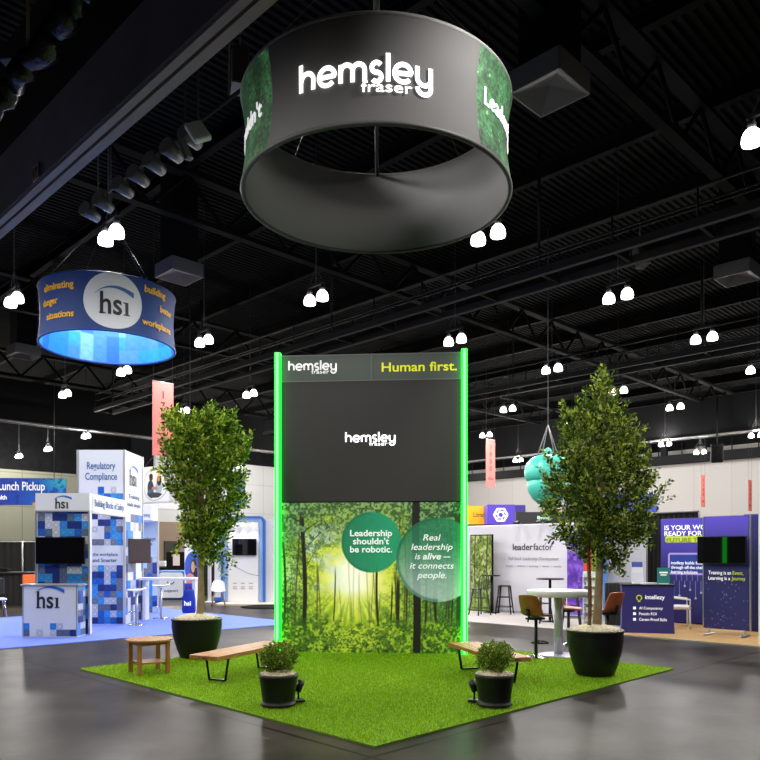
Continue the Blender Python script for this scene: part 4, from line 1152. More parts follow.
# far-left edge: tall counter draped in black, chairs
d = 24.0
t = thing('draped_counter', 'long counter draped in black fabric behind the white counter at far left', 'counter', (X(8, d), d, 0), 0)
m_ = MB(); n = 60
vs = []; 
for i in range(n+1):
    x = -1.6+3.4*i/n; y = -.35+.03*math.sin(i*1.9)
    vs += [(x, y, .0), (x, y*.97, 1.02)]
m_.add(vs, [(2*i, 2*i+2, 2*i+3, 2*i+1) for i in range(n)], 0, True); m_.box((.1, 0, .5), (3.3, .6, 1.0)); m_.build('drape', mat('black_cloth', (.018, .017, .017), .9), t)
MB().box((.1, 0, 1.04), (3.5, .8, .04)).build('countertop', mat('dark_grey_top', srgb(64, 62, 62), .5), t)
tag(MB().box((0, 0, .06), (.42, .3, .12), ch=.02).build('box', M_black, None, (X(3, d), d, 1.06)), 'low black box on the draped counter at the left edge', 'box')
d = 27; t = thing('pipe_and_drape', 'black curtain on pale poles behind the draped counter at far left', 'curtain', (X(14, d), d, 0), 0)
m_ = MB(); vs = []
for i in range(81):
    x = -2.6+5.2*i/80; vs += [(x, .05*math.sin(i*1.7), 0), (x, .05*math.sin(i*1.7), 2.05)]
m_.add(vs, [(2*i, 2*i+2, 2*i+3, 2*i+1) for i in range(80)], 0, True); m_.build('curtain', mat('black_cloth', (.018, .017, .017), .9), t)
for x in (-2.4, .36, 2.5): MB().cyl((x, -.1, 0), (x, -.1, 2.1), .03, n=8).build('pole', M_alu, t)
m_ = MB(); m_.cyl((-2.5, -.02, 2.07), (2.5, -.02, 2.07), .025, n=8); m_.build('crossbar', M_alu, t)
d = 18.6; t = thing('armchair', 'orange armchair mostly hidden behind the white counter', 'chair', (X(33.5, d+1.2), d+1.2, .0), rad(30))
M_or = mat('orange_plastic', srgb(240, 112, 30), .5)
MB().box((0, 0, .46), (.5, .5, .06), ch=.02).build('seat', M_or, t)
MB().box((0, .22, .8), (.5, .05, .6), ch=.02, rx=rad(-8)).build('backrest', M_or, t)
for sx in (-1, 1):
    for sy in (-1, 1): MB().cyl((sx*.2, sy*.2, .44), (sx*.23, sy*.23, 0), .015, n=8).build('leg', M_steel, t)
d = 19.2; t = thing('folding_chair', 'black and white side chair cut off by the left edge', 'chair', (X(-4, d), d, .014), rad(35))
MB().box((0, 0, .47), (.46, .44, .05), ch=.015).build('seat', M_white, t)
MB().box((0, .22, .80), (.46, .04, .42), ch=.02, rx=rad(-8)).build('backrest', M_blackmetal, t)
for sx in (-1, 1):
    for sy in (-1, 1): MB().cyl((sx*.17, sy*.15, .45), (sx*.22, sy*.24, 0), .013, n=8).build('leg', M_chrome, t)

# lunch sign
d = 42; xa, xb = X(-30, d), X(64.5, d); za, zb = Z(505, d), Z(478, d)
t = thing('hanging_banner', 'wide blue banner with white lettering hanging at the left edge', 'banner', ((xa+xb)/2, d, za), rad(5))
def lunch(U, V):
    c = mix(c3(22, 60, 170), c3(30, 120, 214), sst(U, .3, 1.0)); c = mix(c, c3(60, 196, 214), np.exp(-(((U-.96)/.14)**2+((V-.9)/.35)**2)))
    n = fbm(U, V, 20, 6, 9); c = mix(c, c3(18, 40, 140), sst(n, .5, .65)*.6)
    for x, z, r, k in ((.74, .05, .05, c3(230, 70, 90)), (.80, .14, .05, c3(60, 170, 90)), (.88, .12, .05, c3(200, 50, 120)), (.93, .22, .035, c3(90, 80, 200)), (.68, .02, .03, c3(240, 150, 60))):
        c = mix(c, k, np.exp(-(((U-x)/r)**2+((V-z)/(r*3))**2)**2))
    return c
MB().box((0, .05, (zb-za)/2), (xb-xa, .08, zb-za)).build('board', M_navy, t)
lp = painted('banner_print', xb-xa-.02, zb-za-.02, 160, 50, lunch, print_mat('banner_print', .6, .25), t, (0, -.003, .01))
m_ = MB(); text_into(m_, 'Lunch Pickup', X(-1, d)-(xa+xb)/2, .83, w=X(43, d)-X(-2, d), h=.50, bold=.012, y=-.01); text_into(m_, 'health', X(-6, d)-(xa+xb)/2, .30, w=.75, h=.26, bold=.02, y=-.01); m_.build('lettering', M_letterw, lp)
m_ = MB(); m_.cyl((-2, .05, zb-za), (-2, .05, ZC-za), .02, n=6); m_.cyl((2, .05, zb-za), (2, .05, ZC-za), .02, n=6); m_.build('cable', M_cable, t)

# ================================================================ middle distance, left of the tower
# white ring sign with a round photo print
d = 30; R3, h3 = 2.1, 1.45
t = thing('ring_sign', 'white hanging ring sign with a round photo print behind the left tree', 'ring sign', (X(190, d+1), d+1, Z(504, d-.5)), 0)
ring_fabric('outer_fabric', R3, h3, 0, 2*pi, M_offwhite, t, 0, 64); ring_fabric('lining', R3-.05, h3, 0, 2*pi, M_offwhite, t, 0, 64)
def people(U, V):
    c = np.ones(U.shape+(3,))*c3(222, 226, 230)
    q = np.hypot(U-.5, V-.5)
    c = mix(c, c3(226, 222, 214), (q < .40)*1.0)
    for x, z, rx, rz_, k in ((.36, .42, .13, .22, c3(40, 46, 74)), (.36, .24, .15, .14, c3(70, 92, 120)), (.38, .70, .075, .09, c3(60, 40, 32)), (.38, .76, .08, .07, c3(24, 18, 16)), (.66, .40, .12, .2, c3(150, 170, 190)), (.68, .62, .085, .15, c3(28, 22, 24)), (.66, .66, .05, .07, c3(176, 124, 96)), (.69, .79, .07, .06, c3(236, 178, 60)), (.52, .40, .12, .05, c3(176, 124, 96)), (.5, .2, .3, .08, c3(50, 56, 66))):
        c = mix(c, k, sst(-(((U-x)/rx)**2+((V-z)/rz_)**2), -1.1, -.8)*(q < .40))
    c = mix(c, c3(150, 168, 196), sst(-np.abs(q-.45), -.02, -.008))
    return c
painted('photo_print', 1.35, 1.35, 70, 70, people, print_mat('photo_print', .6, .1), t, (0, 0, 0), z0=.05, warp=lambda p: Vector(((R3+.012)*math.sin((p.x-.95)/R3), -(R3+.012)*math.cos((p.x-.95)/R3), p.z)))
m_ = MB()
for i in range(3):
    f = rad(30+120*i); m_.cyl(((R3-.03)*math.sin(f), -(R3-.03)*math.cos(f), h3), (0, 0, h3+2.4), .012, n=5)
m_.cyl((0, 0, h3+2.4), (0, 0, ZC-t.location.z), .02, n=6); m_.build('cables', M_cable, t)
tag(MB().box((0, .05, 0), (.62, .1, 1.25)).build('hanging_banner', mat('deep_blue_cloth', srgb(40, 88, 170), .7, noise=(2, .4)), None, (X(236, 26), 26, Z(491, 26))), 'blue banner glimpsed through the right side of the left tree', 'banner')

# white and blue arched booth
d = 24.3; xa, xb = X(222, d), X(292, d); hA = Z(519, d)
t = thing('exhibition_booth', 'white booth wall with blue arched frame behind the left tree', 'exhibition booth', ((xa+xb)/2, d, 0), 0)
bw = xb-xa; ox = (xa+xb)/2
o_ = [(-bw/2, 0), (bw/2, 0), (bw/2, hA)]+[(X(228, d)-ox-.1, hA), (-bw/2+.05, hA-.12), (-bw/2, hA-.3)]
MB().prism(o_, 0, .4).build('wall', M_offwhite, t)
MBl = mat('blue_laminate', srgb(52, 104, 190), .4); MBl2 = mat('pale_blue_laminate', srgb(130, 168, 224), .4)
il, ir = X(228.5, d)-ox, X(258.5, d)-ox; hI = Z(522.5, d)
m_ = MB()
for k, (wo, wi) in enumerate(((.20, .13), (.10, .0))):
    pts_o = [(il-wo, .08), (il-wo, hI-.1)]+arc(il-wo+.15, hI-.1+wo*.6, .15, 180, 90, 6)+[(ir+wo-.15, hI+.05+wo*.6)]+arc(ir+wo-.15, hI-.1+wo*.6, .15, 90, 0, 6)+[(ir+wo, .08)]
    m_.strip(pts_o, wo-wi, -.10+.03*k, 0, k)
m_.build('blue_frame', [MBl, MBl2], t)
MB().box(((il+ir)/2, -.02, hI/2), (ir-il, .04, hI)).build('recess_panel', mat('lit_white_panel', srgb(228, 228, 232), .5), t)
m_ = MB()
for i, s in enumerate((-.33, 0, .33)): m_.cyl(((il+ir)/2+s, -.16, hI-.04), ((il+ir)/2+s, -.16, hI-.10), .035, n=10)
m_.build('downlights', mat('small_lamp', (1, 1, 1), .3, emit=5), t)
m_ = MB(); m_.strip([(il+.05, 1.35)]+[(il+.05+i*.12, 1.35-.42*math.sin(i/8*1.55)) for i in range(1, 9)], .018, -.046, -.04); m_.build('printed_curve', mat('grey_blue_ink', srgb(120, 140, 170), .6), t)
m_ = MB()
for j, z in enumerate((.68, .56, .50)):
    for i in range(3): m_.box((il+.22+i*.26, -.043, z), (.14, .004, .03))
m_.build('lettering', mat('faint_ink', srgb(176, 160, 168), .6), t)
MB().box((0, -.35, .03), (bw+.1, .7, .06)).build('plinth', mat('cream_plinth', srgb(238, 226, 206), .5), t)
television('', 'black television on the white booth wall with blue arched frame', (X(245, d), d-.09, Z(547, d)), 0, X(257, d)-X(233, d), Z(539, d)-Z(555.5, d))
for i in range(3):
    l = bpy.data.lights.new('booth_light', 'SPOT'); l.energy = 18; l.spot_size = rad(75); l.spot_blend = .6; l.shadow_soft_size = .04
    o = bpy.data.objects.new('booth_light', l); C.objects.link(o); o.location = (ox+(il+ir)/2+(-.33, 0, .33)[i], d-.2, hI-.13); o.rotation_euler = (rad(8), 0, 0)
def shell_chair(loc, rz, label, m):
    t = thing('shell_chair', label, 'chair', loc, rz)
    rows = [(-.2, .44, .19), (-.1, .43, .21), (.05, .43, .22), (.16, .47, .22), (.21, .58, .215), (.235, .72, .19), (.245, .80, .13)]
    n = 8; vs = []; fs = []
    for y, z, hw_ in rows:
        for k in range(n+1): q = -1+2*k/n; vs.append((hw_*q, y-(.06*q*q if z > .5 else 0), z+(.05*q*q if z <= .5 else 0)))
    for j in range(len(rows)-1):
        for k in range(n): fs.append((j*(n+1)+k, j*(n+1)+k+1, (j+1)*(n+1)+k+1, (j+1)*(n+1)+k))
    o = MB().add(vs, fs, 0, True).build('seat', m, t); md = o.modifiers.new('thickness', 'SOLIDIFY'); md.thickness = .025
    for sx in (-1, 1):
        for sy in (-1, 1): MB().cyl((sx*.12, sy*.1, .43), (sx*.21, sy*.2, 0), .018, .012, n=8).build('leg', W_teakz, t)
    return t
d = 23.2; shell_chair((X(218.5, d), d, .0), rad(15), 'white shell chair with wooden legs right of the left tree trunk', M_white)
# roll-up banner with portrait print
d = 22.6; xa, xb = X(184.5, d), X(199, d)
t = thing('rollup_banner', 'white roll-up banner with a portrait print just left of the tree trunk', 'banner', ((xa+xb)/2, d, 0), 0)
bh = Z(544, d)
def portrait(U, V):
    c = np.ones(U.shape+(3,))*c3(238, 238, 242); y = V
    c = mix(c, c3(60, 96, 200), (np.hypot((U-.62), (y-.62)*2.4) < .62)*(y > .35)*1.0)
    for x, z, rx, rz_, k in ((.62, .60, .22, .15, c3(34, 24, 26)), (.72, .48, .16, .14, c3(34, 24, 26)), (.58, .62, .13, .095, c3(214, 160, 136)), (.40, .42, .30, .10, c3(226, 140, 140)), (.6, .36, .5, .06, c3(226, 140, 140))):
        c = mix(c, k, sst(-(((U-x)/rx)**2+((y-z)/rz_)**2), -1.1, -.85))
    c = mix(c, c3(66, 56, 150), sst(-y, -.36, -.34)); c = mix(c, c3(225, 225, 240), (np.abs(y-.2) < .03)*(np.abs(U-.5) < .3)*.8)
    return c
MB().box((0, .02, .05), (xb-xa, .22, .10), ch=.01).build('base', M_alu, t)
MB().cyl((0, .06, .1), (0, .06, bh), .012, n=8).build('pole', M_alu, t)
MB().box((0, .012, bh/2+.05), (xb-xa, .012, bh-.1)).build('banner', M_offwhite, t)
painted('banner_print', xb-xa, bh-.1, 40, 140, portrait, M_print, t, (0, .003, .1))
# counter with smile
d = 26.5; xa, xb = X(158, d), X(184.5, d); zt = Z(570.5, d)
t = thing('display_counter', 'white counter front with blue rounded border and smile mark', 'counter', ((xa+xb)/2, d, 0), 0)
cw = xb-xa
MB().box((0, .3, zt/2), (cw, .6, zt), ch=.04).build('body', MBl, t)
m_ = MB(); o_ = []
for cx, cz, a0 in ((cw/2-.15, zt-.17, 0), (-cw/2+.15, zt-.17, 90), (-cw/2+.15, .17, 180), (cw/2-.15, .17, 270)): o_ += arc(cx, cz, .10, a0, a0+90, 6)
m_.prism(o_, -.012, .0); m_.build('front_panel', M_white, t)
m_ = MB(); m_.strip(arc(-.02, zt*.66, .13, 200, 340, 12), .04, -.02, -.012); text_into(m_, 'support', 0, .28, w=.5, h=.10, bold=.02, align='C', y=-.014)
for x in (-.09, .05): m_.box((x, -.015, zt*.68), (.03, .006, .05))
m_.build('lettering', MBl, t)
d = 25; t = thing('post', 'slim white post standing right of the left tree trunk', 'post', (X(209.5, d), d, 0), 0)
MB().box((0, 0, .02), (.3, .3, .04), ch=.01).build('base', M_white, t); MB().box((0, 0, .7), (.11, .08, 1.4), ch=.01).build('upright', M_white, t); MB().box((0, -.05, 1.36), (.24, .1, .18), ch=.02).build('head', M_white, t)
d = 29; t = thing('pipe_and_drape', 'dark curtain with blue panel behind the left tree trunk', 'curtain', (X(208, d), d, 0), 0)
m_ = MB(); vs = []
for i in range(41):
    x = -.78+1.56*i/40; vs += [(x, .05*math.sin(i*1.7), 0), (x, .05*math.sin(i*1.7), 2.3)]
m_.add(vs, [(2*i, 2*i+2, 2*i+3, 2*i+1) for i in range(40)], 0, True); m_.build('curtain', mat('black_cloth', (.018, .017, .017), .9), t)
MB().cyl((-.76, -.05, 2.3), (.76, -.05, 2.3), .025, n=8).build('crossbar', M_alu, t)
for x in (-.76, .76): MB().cyl((x, -.05, 0), (x, -.05, 2.32), .025, n=8).build('pole', M_alu, t)
d = 25.5; t = thing('info_stand', 'white and blue printed panel left of the arched booth frame', 'display panel', (X(218.5, d), d, 0), 0)
MB().box((0, 0, 1.3), (.26, .06, 2.3)).build('panel', M_white, t); MB().box((0, -.034, 1.6), (.22, .006, .5)).build('blue_print', MBl2, t); MB().box((0, 0, .08), (.3, .4, .16), ch=.02).build('base', MBl, t)
d = 33; t = thing('notice_board', 'dark board with a pale notice in front of the brown wall', 'notice board', (X(179, d), d, 0), 0)
MB().box((0, 0, .85), (1.1, .1, 1.7)).build('board', M_black, t); MB().box((-.1, -.06, 1.35), (.3, .01, .5)).build('notice', mat('pink_paper', srgb(224, 206, 204), .7), t)
d = 34; t = thing('reception_counter', 'dark counter with a pale box on top by the brown wall', 'counter', (X(165, d), d, 0), 0)
MB().box((0, 0, .5), (2.0, .7, 1.0), ch=.02).build('body', M_black, t); MB().box((0, 0, 1.02), (2.1, .8, .05)).build('countertop', M_face, t)
tag(MB().box((0, 0, .12), (.6, .3, .24), ch=.02).build('carton', M_white, None, (X(160, 34), 33.9, 1.05)), 'pale carton on the dark counter by the brown wall', 'carton')

# ================================================================ pink aisle banners
M_pink = mat('pink_cloth', srgb(214, 116, 110), .8)
M_maroon = mat('maroon_ink', srgb(96, 36, 40), .7)
def aisle_banner(px, d, ztop, zbot, digits, label, small=True):
    k = (px-380)/FOC; loc = Vector((k*d, d, zbot)); h = ztop-zbot; w = .78
    t = thing('aisle_banner', label, 'aisle banner', loc, YV, None)
    MB().box((0, 0, h/2), (w, .02, h)).build('banner', M_pink, t)
    m_ = MB()
    for i, ch in enumerate(digits): text_into(m_, ch, 0, h*.78-h*.145*i, h=.25, bold=.03, align='C', y=-.014)
    text_into(m_, 'Skills', 0, h*.155, w=.46, h=.13, align='C', y=-.014, bold=.01)
    m_.build('lettering', M_maroon, t)
    MB().cyl((-w/2, 0, h), (w/2, 0, h), .02, n=6).build('rod', M_alu, t)
    m_ = MB()
    for s in (-1, 1): m_.cyl((s*w*.45, 0, h), (s*w*.45, 0, ZC-zbot), .006, n=5)
    m_.build('cable', M_cable, t)
aisle_banner(163, 25.3, Z(381.5, 25.2), Z(456, 25.2), '1700', 'large pink aisle banner behind the left tree')
aisle_banner(490.5, 38.3, Z(439, 38.2), Z(487, 38.2), '1900', 'narrow pink aisle banner right of the tower')
aisle_banner(703, 55, Z(475, 55), Z(507, 55), '2100', 'far pink aisle banner on the white wall, left one of two')
aisle_banner(750, 56, Z(480, 56), Z(511, 56), '2300', 'far pink aisle banner on the white wall nearest the right edge')

# ================================================================ right booths (back walls on one line, u = 17.4)
UBK = 17.4
def onu(px, u=UBK):
    k = (px-380)/FOC; d = u*S2/(1+k); return Vector((k*d, d, 0))
def uwall(px0, px1, u=UBK): 
    a, b = onu(px0, u), onu(px1, u); return (a+b)/2, (b-a).length
M_gcarp = mat('pale_grey_carpet', srgb(190, 184, 182), .95, noise=(30, .06))
m_ = MB(); a, b_ = onu(440, 14.3), onu(606, 14.3); va, vb = (a.y-a.x)/S2, (b_.y-b_.x)/S2
uvbox(m_, 14.3, 17.3, vb, va+1.2, 0, .012); tag(m_.build('carpet', M_gcarp), 'pale grey carpet under the black stools right of the tower', 'carpet')
# leaderfactor-like backdrop
mid, wl = uwall(470, 584); hL = 2.46
t = thing('backdrop_wall', 'wide white fabric backdrop with black wordmark right of the tower', 'backdrop', (mid.x, mid.y, .012), YU)
MB().box((0, .05, hL/2), (wl+.3, .1, hL), ch=.02).build('fabric', mat('white_backdrop', srgb(226, 224, 234), .8), t)
a = onu(533)-mid; xl = a.dot(Vector((math.cos(YU), math.sin(YU), 0)))
m_ = MB(); text_into(m_, 'leader', xl-.66, 1.74, w=.66, h=.19, bold=.012, y=-.008); text_into(m_, 'factor', xl+.02, 1.74, w=.60, h=.19, bold=.002, y=-.008); m_.build('lettering', mat('dark_grey_ink', srgb(50, 50, 58), .6), t)
m_ = MB(); text_into(m_, 'Full-Stack Leadership Development', xl, 1.46, w=1.62, h=.10, bold=0, shear=.3, align='C', y=-.008); text_into(m_, 'people  \u2022  culture  \u2022  learning  \u2022  teams  \u2022  results', xl, 1.28, w=1.78, h=.05, align='C', y=-.008); m_.build('lettering', mat('pale_tan_ink', srgb(170, 164, 168), .6), t)
for i, px in enumerate((521, 543, 553)):
    q = onu(px)-mid; x = q.dot(Vector((math.cos(YU), math.sin(YU), 0)))
    m_ = MB(); m_.cyl((x, .02, hL), (x, -.12, hL+.06), .012, n=6); m_.box((x, -.22, hL+.05), (.12, .16, .05), rx=rad(20)); m_.build('arm_light', M_blackmetal, t)
mid2, w2 = uwall(470, 492, 17.0)
t = thing('nature_panel', 'upright picture panel of sunlit green trees beside the right light strip', 'picture panel', (mid2.x, mid2.y, .012), YU)
hN = Z(535, mid2.y)
MB().box((0, .04, hN/2), (w2, .06, hN)).build('frame', M_black, t)
def trees(U, V):
    n1 = fbm(U, V, 6, 14, 51); n2 = fbm(U, V, 16, 36, 52)
    c = mix(c3(120, 146, 50), c3(196, 208, 130), sst(n1, .35, .65)); c = mix(c, c3(54, 74, 28), sst(n2, .50, .62)*.8)
    for x in (.2, .78): c = mix(c, c3(50, 44, 30), sst(-np.abs(U-x-.02*np.sin(V*8)), -.04, -.02)*.7)
    return mix(c, c3(120, 160, 40), sst(-V, -.2, -.05)*.6)
painted('picture', w2-.04, hN-.06, 50, 130, trees, M_print, t, (0, .006, .03))
# things above the backdrop
d = 34; a, b_ = X(462, d), X(487, d)
t = thing('header_sign', 'orange and white booth header sign just right of the tower', 'sign', ((a+b_)/2, d, Z(525, d)), 0)
hh_ = Z(506, d)-Z(525, d)
MB().box((0, .1, hh_/2), (b_-a, .2, hh_)).build('board', M_white, t)
m_ = MB(); m_.prism([(-(b_-a)/2, hh_*.42), (-.2, .0), ((b_-a)/2, 0), ((b_-a)/2, hh_), (-(b_-a)/2, hh_)], -.006, 0); m_.build('orange_print', mat('orange_print', srgb(248, 176, 10), .5, emit=.15), t)
m_ = MB(); text_into(m_, 'Litmos', .25, hh_*.42, w=.60, h=.24, align='C', y=-.01, bold=.005); m_.build('lettering', M_ink, t)
MB().box((0, .2, -Z(525, d)/2), (.2, .12, Z(525, d))).build('pole', M_black, t)
d = 33; a, b_ = X(487.3, d), X(515, d)
t = thing('header_sign', 'purple box-shaped booth header with a white round knot mark', 'sign', ((a+b_)/2, d, Z(526, d)), rad(0))
hp = Z(504.5, d)-Z(526, d); M_pur = mat('purple_print', srgb(88, 64, 190), .5, emit=.12)
MB().box((.0, .6, hp/2), (b_-a, 1.2, hp)).build('box', M_pur, t)
MB().box(((b_-a)/2+.235, .45, hp/2-.02), (.46, .9, hp)).build('side_panel', mat('deep_purple_print', srgb(62, 50, 140), .5), t)
m_ = MB(); kx, kz = -.02, hp*.52
for rr_, ww in ((.30, .09),):
    m_.strip(arc(kx, kz, rr_, 0, 360, 6), ww, -.012, 0)
for i in range(6):
    f = rad(60*i+30); m_.strip([(kx+.30*math.cos(f), kz+.30*math.sin(f)), (kx+.12*math.cos(f+1.0), kz+.12*math.sin(f+1.0))], .05, -.012, 0)
m_.strip(arc(kx, kz, .13, 0, 360, 12), .05, -.012, 0)
m_.build('knot_mark', M_letterw, t)
for sx in (-1, 1): MB().box((sx*.5, .6, -Z(526, d)/2), (.12, .12, Z(526, d))).build('pole', M_black, t)
d = 25; a, b_ = X(516, d), X(590, d)
t = thing('header_sign', 'dark grey booth header with small pale lettering under the teal balloon', 'sign', ((a+b_)/2, d, Z(525, d)), rad(0))
hq = Z(512, d)-Z(525, d); MB().box((0, .1, hq/2), (b_-a, .2, hq)).build('board', mat('dark_header', srgb(52, 52, 54), .6), t)
m_ = MB(); text_into(m_, 'events', X(544, d)-(a+b_)/2, hq*.45, w=.36, h=.12, align='C', y=-.004, bold=.02); m_.box((X(539, d)-(a+b_)/2-.02, -.004, hq*.58), (.08, .006, .1)); m_.build('lettering', mat('mint_lettering', srgb(170, 230, 190), .5, emit=.4), t)
for sx in (-1, 1): MB().box((sx*1.1, .15, -Z(525, d)/2), (.08, .06, Z(525, d))).build('pole', M_black, t)
d = 31; a, b_ = X(440, d), X(520, d)
t = thing('truss_bar', 'black horizontal truss bar under the orange and purple signs', 'truss', ((a+b_)/2, d, Z(528, d)), 0)
MB().box((0, 0, .07), (b_-a, .12, .16)).build('bar', M_black, t)
for sx in (-1, 1): MB().box((sx*(b_-a)*.48, 0, -Z(528, d)/2), (.08, .08, Z(528, d))).build('post', M_black, t)
d = 28; a, b_ = X(606, d), X(657, d)
t = thing('header_sign', 'blue booth header seen through the right side of the right tree', 'sign', ((a+b_)/2, d, Z(512, d)), 0)
hq = Z(494, d)-Z(512, d); MB().box((0, .1, hq/2), (b_-a, .2, hq)).build('board', mat('strong_blue_print', srgb(70, 92, 200), .5, emit=.1), t)
for sx in (-1, 1): MB().box((sx*.7, .15, -Z(512, d)/2), (.08, .06, Z(512, d))).build('pole', M_black, t)
# teal balloon
d = 27; q = d/FOC
M_teal = mat('teal_vinyl', srgb(70, 190, 170), .35)
t = thing('hanging_balloon', 'teal acorn-shaped balloon hanging behind the left side of the right tree', 'balloon', (X(548, d), d, Z(507, d)), 0)
def zz(py): return (507-py)*q
pr = [(0, 0), (4, 505.6), (9, 502.5), (14, 498), (17.5, 492), (18.8, 486), (18.6, 482)]
MB().lathe([(0, 0)]+[(r_*q*1.12, zz(y_)) for r_, y_ in ((4, 506), (9, 503.5), (13.5, 499), (17, 493), (18.6, 487), (18.4, 482), (17.5, 480.5))]+[(0, zz(480.5))], 36).build('lower_lobe', M_teal, t)
MB().lathe([(0, zz(483)), (17.5*q, zz(482.6)), (21*q, zz(480.5)), (23.2*q, zz(476)), (23.4*q, zz(470)), (21.5*q, zz(463.5)), (17*q, zz(458.5)), (11*q, zz(455.6)), (5*q, zz(454.4)), (0, zz(454.2))], 40).build('upper_lobe', M_teal, t)
MB().lathe([(0, zz(455))]+[(3.6*q*math.sin(rad(a)), zz(451.2)-3.6*q*math.cos(rad(a))) for a in range(20, 180, 16)]+[(0, zz(447.6))], 20).build('knob', M_teal, t)
tag(t, t['label'], 'balloon')
m_ = MB()
for i in range(4):
    f = rad(20+90*i); m_.cyl((12*q*math.cos(f), 12*q*math.sin(f), zz(456)), (0, 0, zz(425)), .022, n=6)
m_.cyl((0, 0, zz(425)), (0, 0, ZC-t.location.z), .02, n=6); m_.build('cables', mat('pale_strap', srgb(120, 120, 122), .6), t)
m_ = MB(); m_.lathe([(0, 0), (3*q, 0), (3*q, .02), (0, .03)], 16); o = m_.build('white_mark', M_white, t); o.location = (9*q, -20.3*q, zz(467)); o.rotation_euler.x = rad(75)

# black metal stools and tables
def metal_stool(loc, rz, label, m, h=.76, back=False):
    t = thing('metal_stool', label, 'bar stool', loc, rz)
    MB().box((0, 0, h-.015), (.31, .31, .03), ch=.012).build('seat', m, t)
    for sx in (-1, 1):
        for sy in (-1, 1): MB().tube([(sx*.13, sy*.13, h-.03), (sx*.165, sy*.165, h*.5), (sx*.21, sy*.21, 0)], [.026, .022, .018], 6).build('leg', m, t)
    m_ = MB()
    for z, e in ((.2, .19), (.46, .165)):
        for s in (-1, 1): m_.cyl((-e, s*e, z), (e, s*e, z), .011, n=6); m_.cyl((s*e, -e, z), (s*e, e, z), .011, n=6)
    m_.build('stretcher', m, t)
    if back:
        m_ = MB(); m_.tube([(-.15, .15, h-.02), (-.15, .19, h+.28), (-.1, .2, h+.36), (.1, .2, h+.36), (.15, .19, h+.28), (.15, .15, h-.02)], .014, 6)
        for x in (-.07, 0, .07): m_.cyl((x, .15, h-.02), (x, .2, h+.36), .012, n=6)
        m_.build('backrest', m, t)
    return t
def ped_table(loc, label, h, r, m, rect=None):
    t = thing('pedestal_table', label, 'bar table', loc, YU*.6)
    MB().lathe([(0, 0), (.24, 0), (.24, .012), (.05, .03), (0, .03)], 28).build('base', m, t)
    MB().cyl((0, 0, .02), (0, 0, h-.03), .035, n=12).build('post', m, t)
    if rect: MB().box((0, 0, h-.015), (rect, rect, .03), ch=.006).build('tabletop', m, t)
    else: MB().lathe([(0, h-.03), (r, h-.03), (r, h), (0, h)], 32).build('tabletop', m, t)
    return t
q = F(504, 614); metal_stool(q+Vector((0, -.1, .012)), rad(-20), 'black metal stool standing alone against the white backdrop', M_blackmetal, .78)
q = F(483.5, 615.5); metal_stool(q+Vector((-.1, 0, .012)), rad(-150), 'metal stool with green reflection in its colour and slatted back beside the right light strip', mat('green_reflection_metal', srgb(58, 74, 66), .4, .3), .72, True)  # green reflection is put into the stool's metal colour
q = F(492, 613.5); ped_table(q+Vector((0, .1, .012)), 'black high table behind the metal stool with slatted back', 1.05, .25, M_blackmetal)
q = F(550, 622); ped_table(q+Vector((0, 0, .012)), 'black high table standing before the white backdrop behind the brown stool', 1.05, .33, M_blackmetal)
q = F(540.5, 623); metal_stool(q+Vector((0, 0, .012)), rad(30), 'black metal stool left of the post of the white bar table', M_blackmetal, .74)
q = F(571, 626.5); metal_stool(q+Vector((0, 0, .012)), rad(-10), 'black metal stool right of the post of the white bar table', M_blackmetal, .76)

# coloured banners and rack behind the right tree
def standing_banner(px0, px1, u, ytop, m, label, fn=None):
    mid, w = uwall(px0, px1, u); t = thing('rollup_banner', label, 'banner', (mid.x, mid.y, .012), YU)
    h = Z(ytop, mid.y)-.012
    MB().box((0, .03, .04), (w, .2, .08), ch=.01).build('base', M_alu, t)
    MB().box((0, .012, h/2+.04), (w, .014, h-.08)).build('banner', m, t)
    MB().cyl((0, .06, .08), (0, .06, h), .012, n=6).build('pole', M_alu, t)
    if fn: painted('banner_print', w-.01, h-.09, 40, 120, fn, print_mat('violet_print', .5, .1), t, (0, .003, .085))
    return t
def violet(U, V):
    n = fbm(U, V, 4, 10, 61); c = mix(c3(92, 46, 170), c3(140, 96, 214), sst(n, .35, .65)); c = mix(c, c3(66, 34, 130), sst(np.sin(V*26+6*n), .6, .9)*.6)
    return mix(c, c3(180, 150, 235), (np.abs(V-.78) < .012)*(np.abs(U-.5) < .35)*.7)
standing_banner(567, 583, 17.0, 533, M_pur, 'violet patterned roll-up banner at the right end of the white backdrop', violet)
standing_banner(583.5, 592, 16.9, 533, mat('red_orange_print', srgb(214, 84, 40), .5), 'red-orange roll-up banner between the two tree stems')
standing_banner(592.5, 599, 17.0, 533, mat('lime_print', srgb(120, 190, 60), .5), 'lime green roll-up banner behind the right tree stem')
standing_banner(599.5, 607, 17.05, 533, mat('sky_blue_print', srgb(84, 134, 206), .5), 'light blue roll-up banner just right of the tree stems')
mid, w_ = uwall(606, 646); t = thing('backdrop_wall', 'plain light grey backdrop between the coloured banners and the black curtain', 'backdrop', (mid.x, mid.y, .0), YU)
MB().box((0, .05, Z(515, mid.y)/2), (w_, .1, Z(515, mid.y))).build('fabric', mat('light_grey_cloth', srgb(186, 186, 196), .8), t)
mid, w_ = uwall(630, 700, 17.7)
t = thing('pipe_and_drape', 'black curtain between the grey backdrop and the purple wall', 'curtain', (mid.x, mid.y, 0), YU)
m_ = MB(); vs = []; hD = Z(513, mid.y)
for i in range(51):
    x = -w_/2+w_*i/50; vs += [(x, .04*math.sin(i*1.7), 0), (x, .04*math.sin(i*1.7), hD)]
m_.add(vs, [(2*i, 2*i+2, 2*i+3, 2*i+1) for i in range(50)], 0, True); m_.build('curtain', mat('black_cloth', (.018, .017, .017), .9), t)
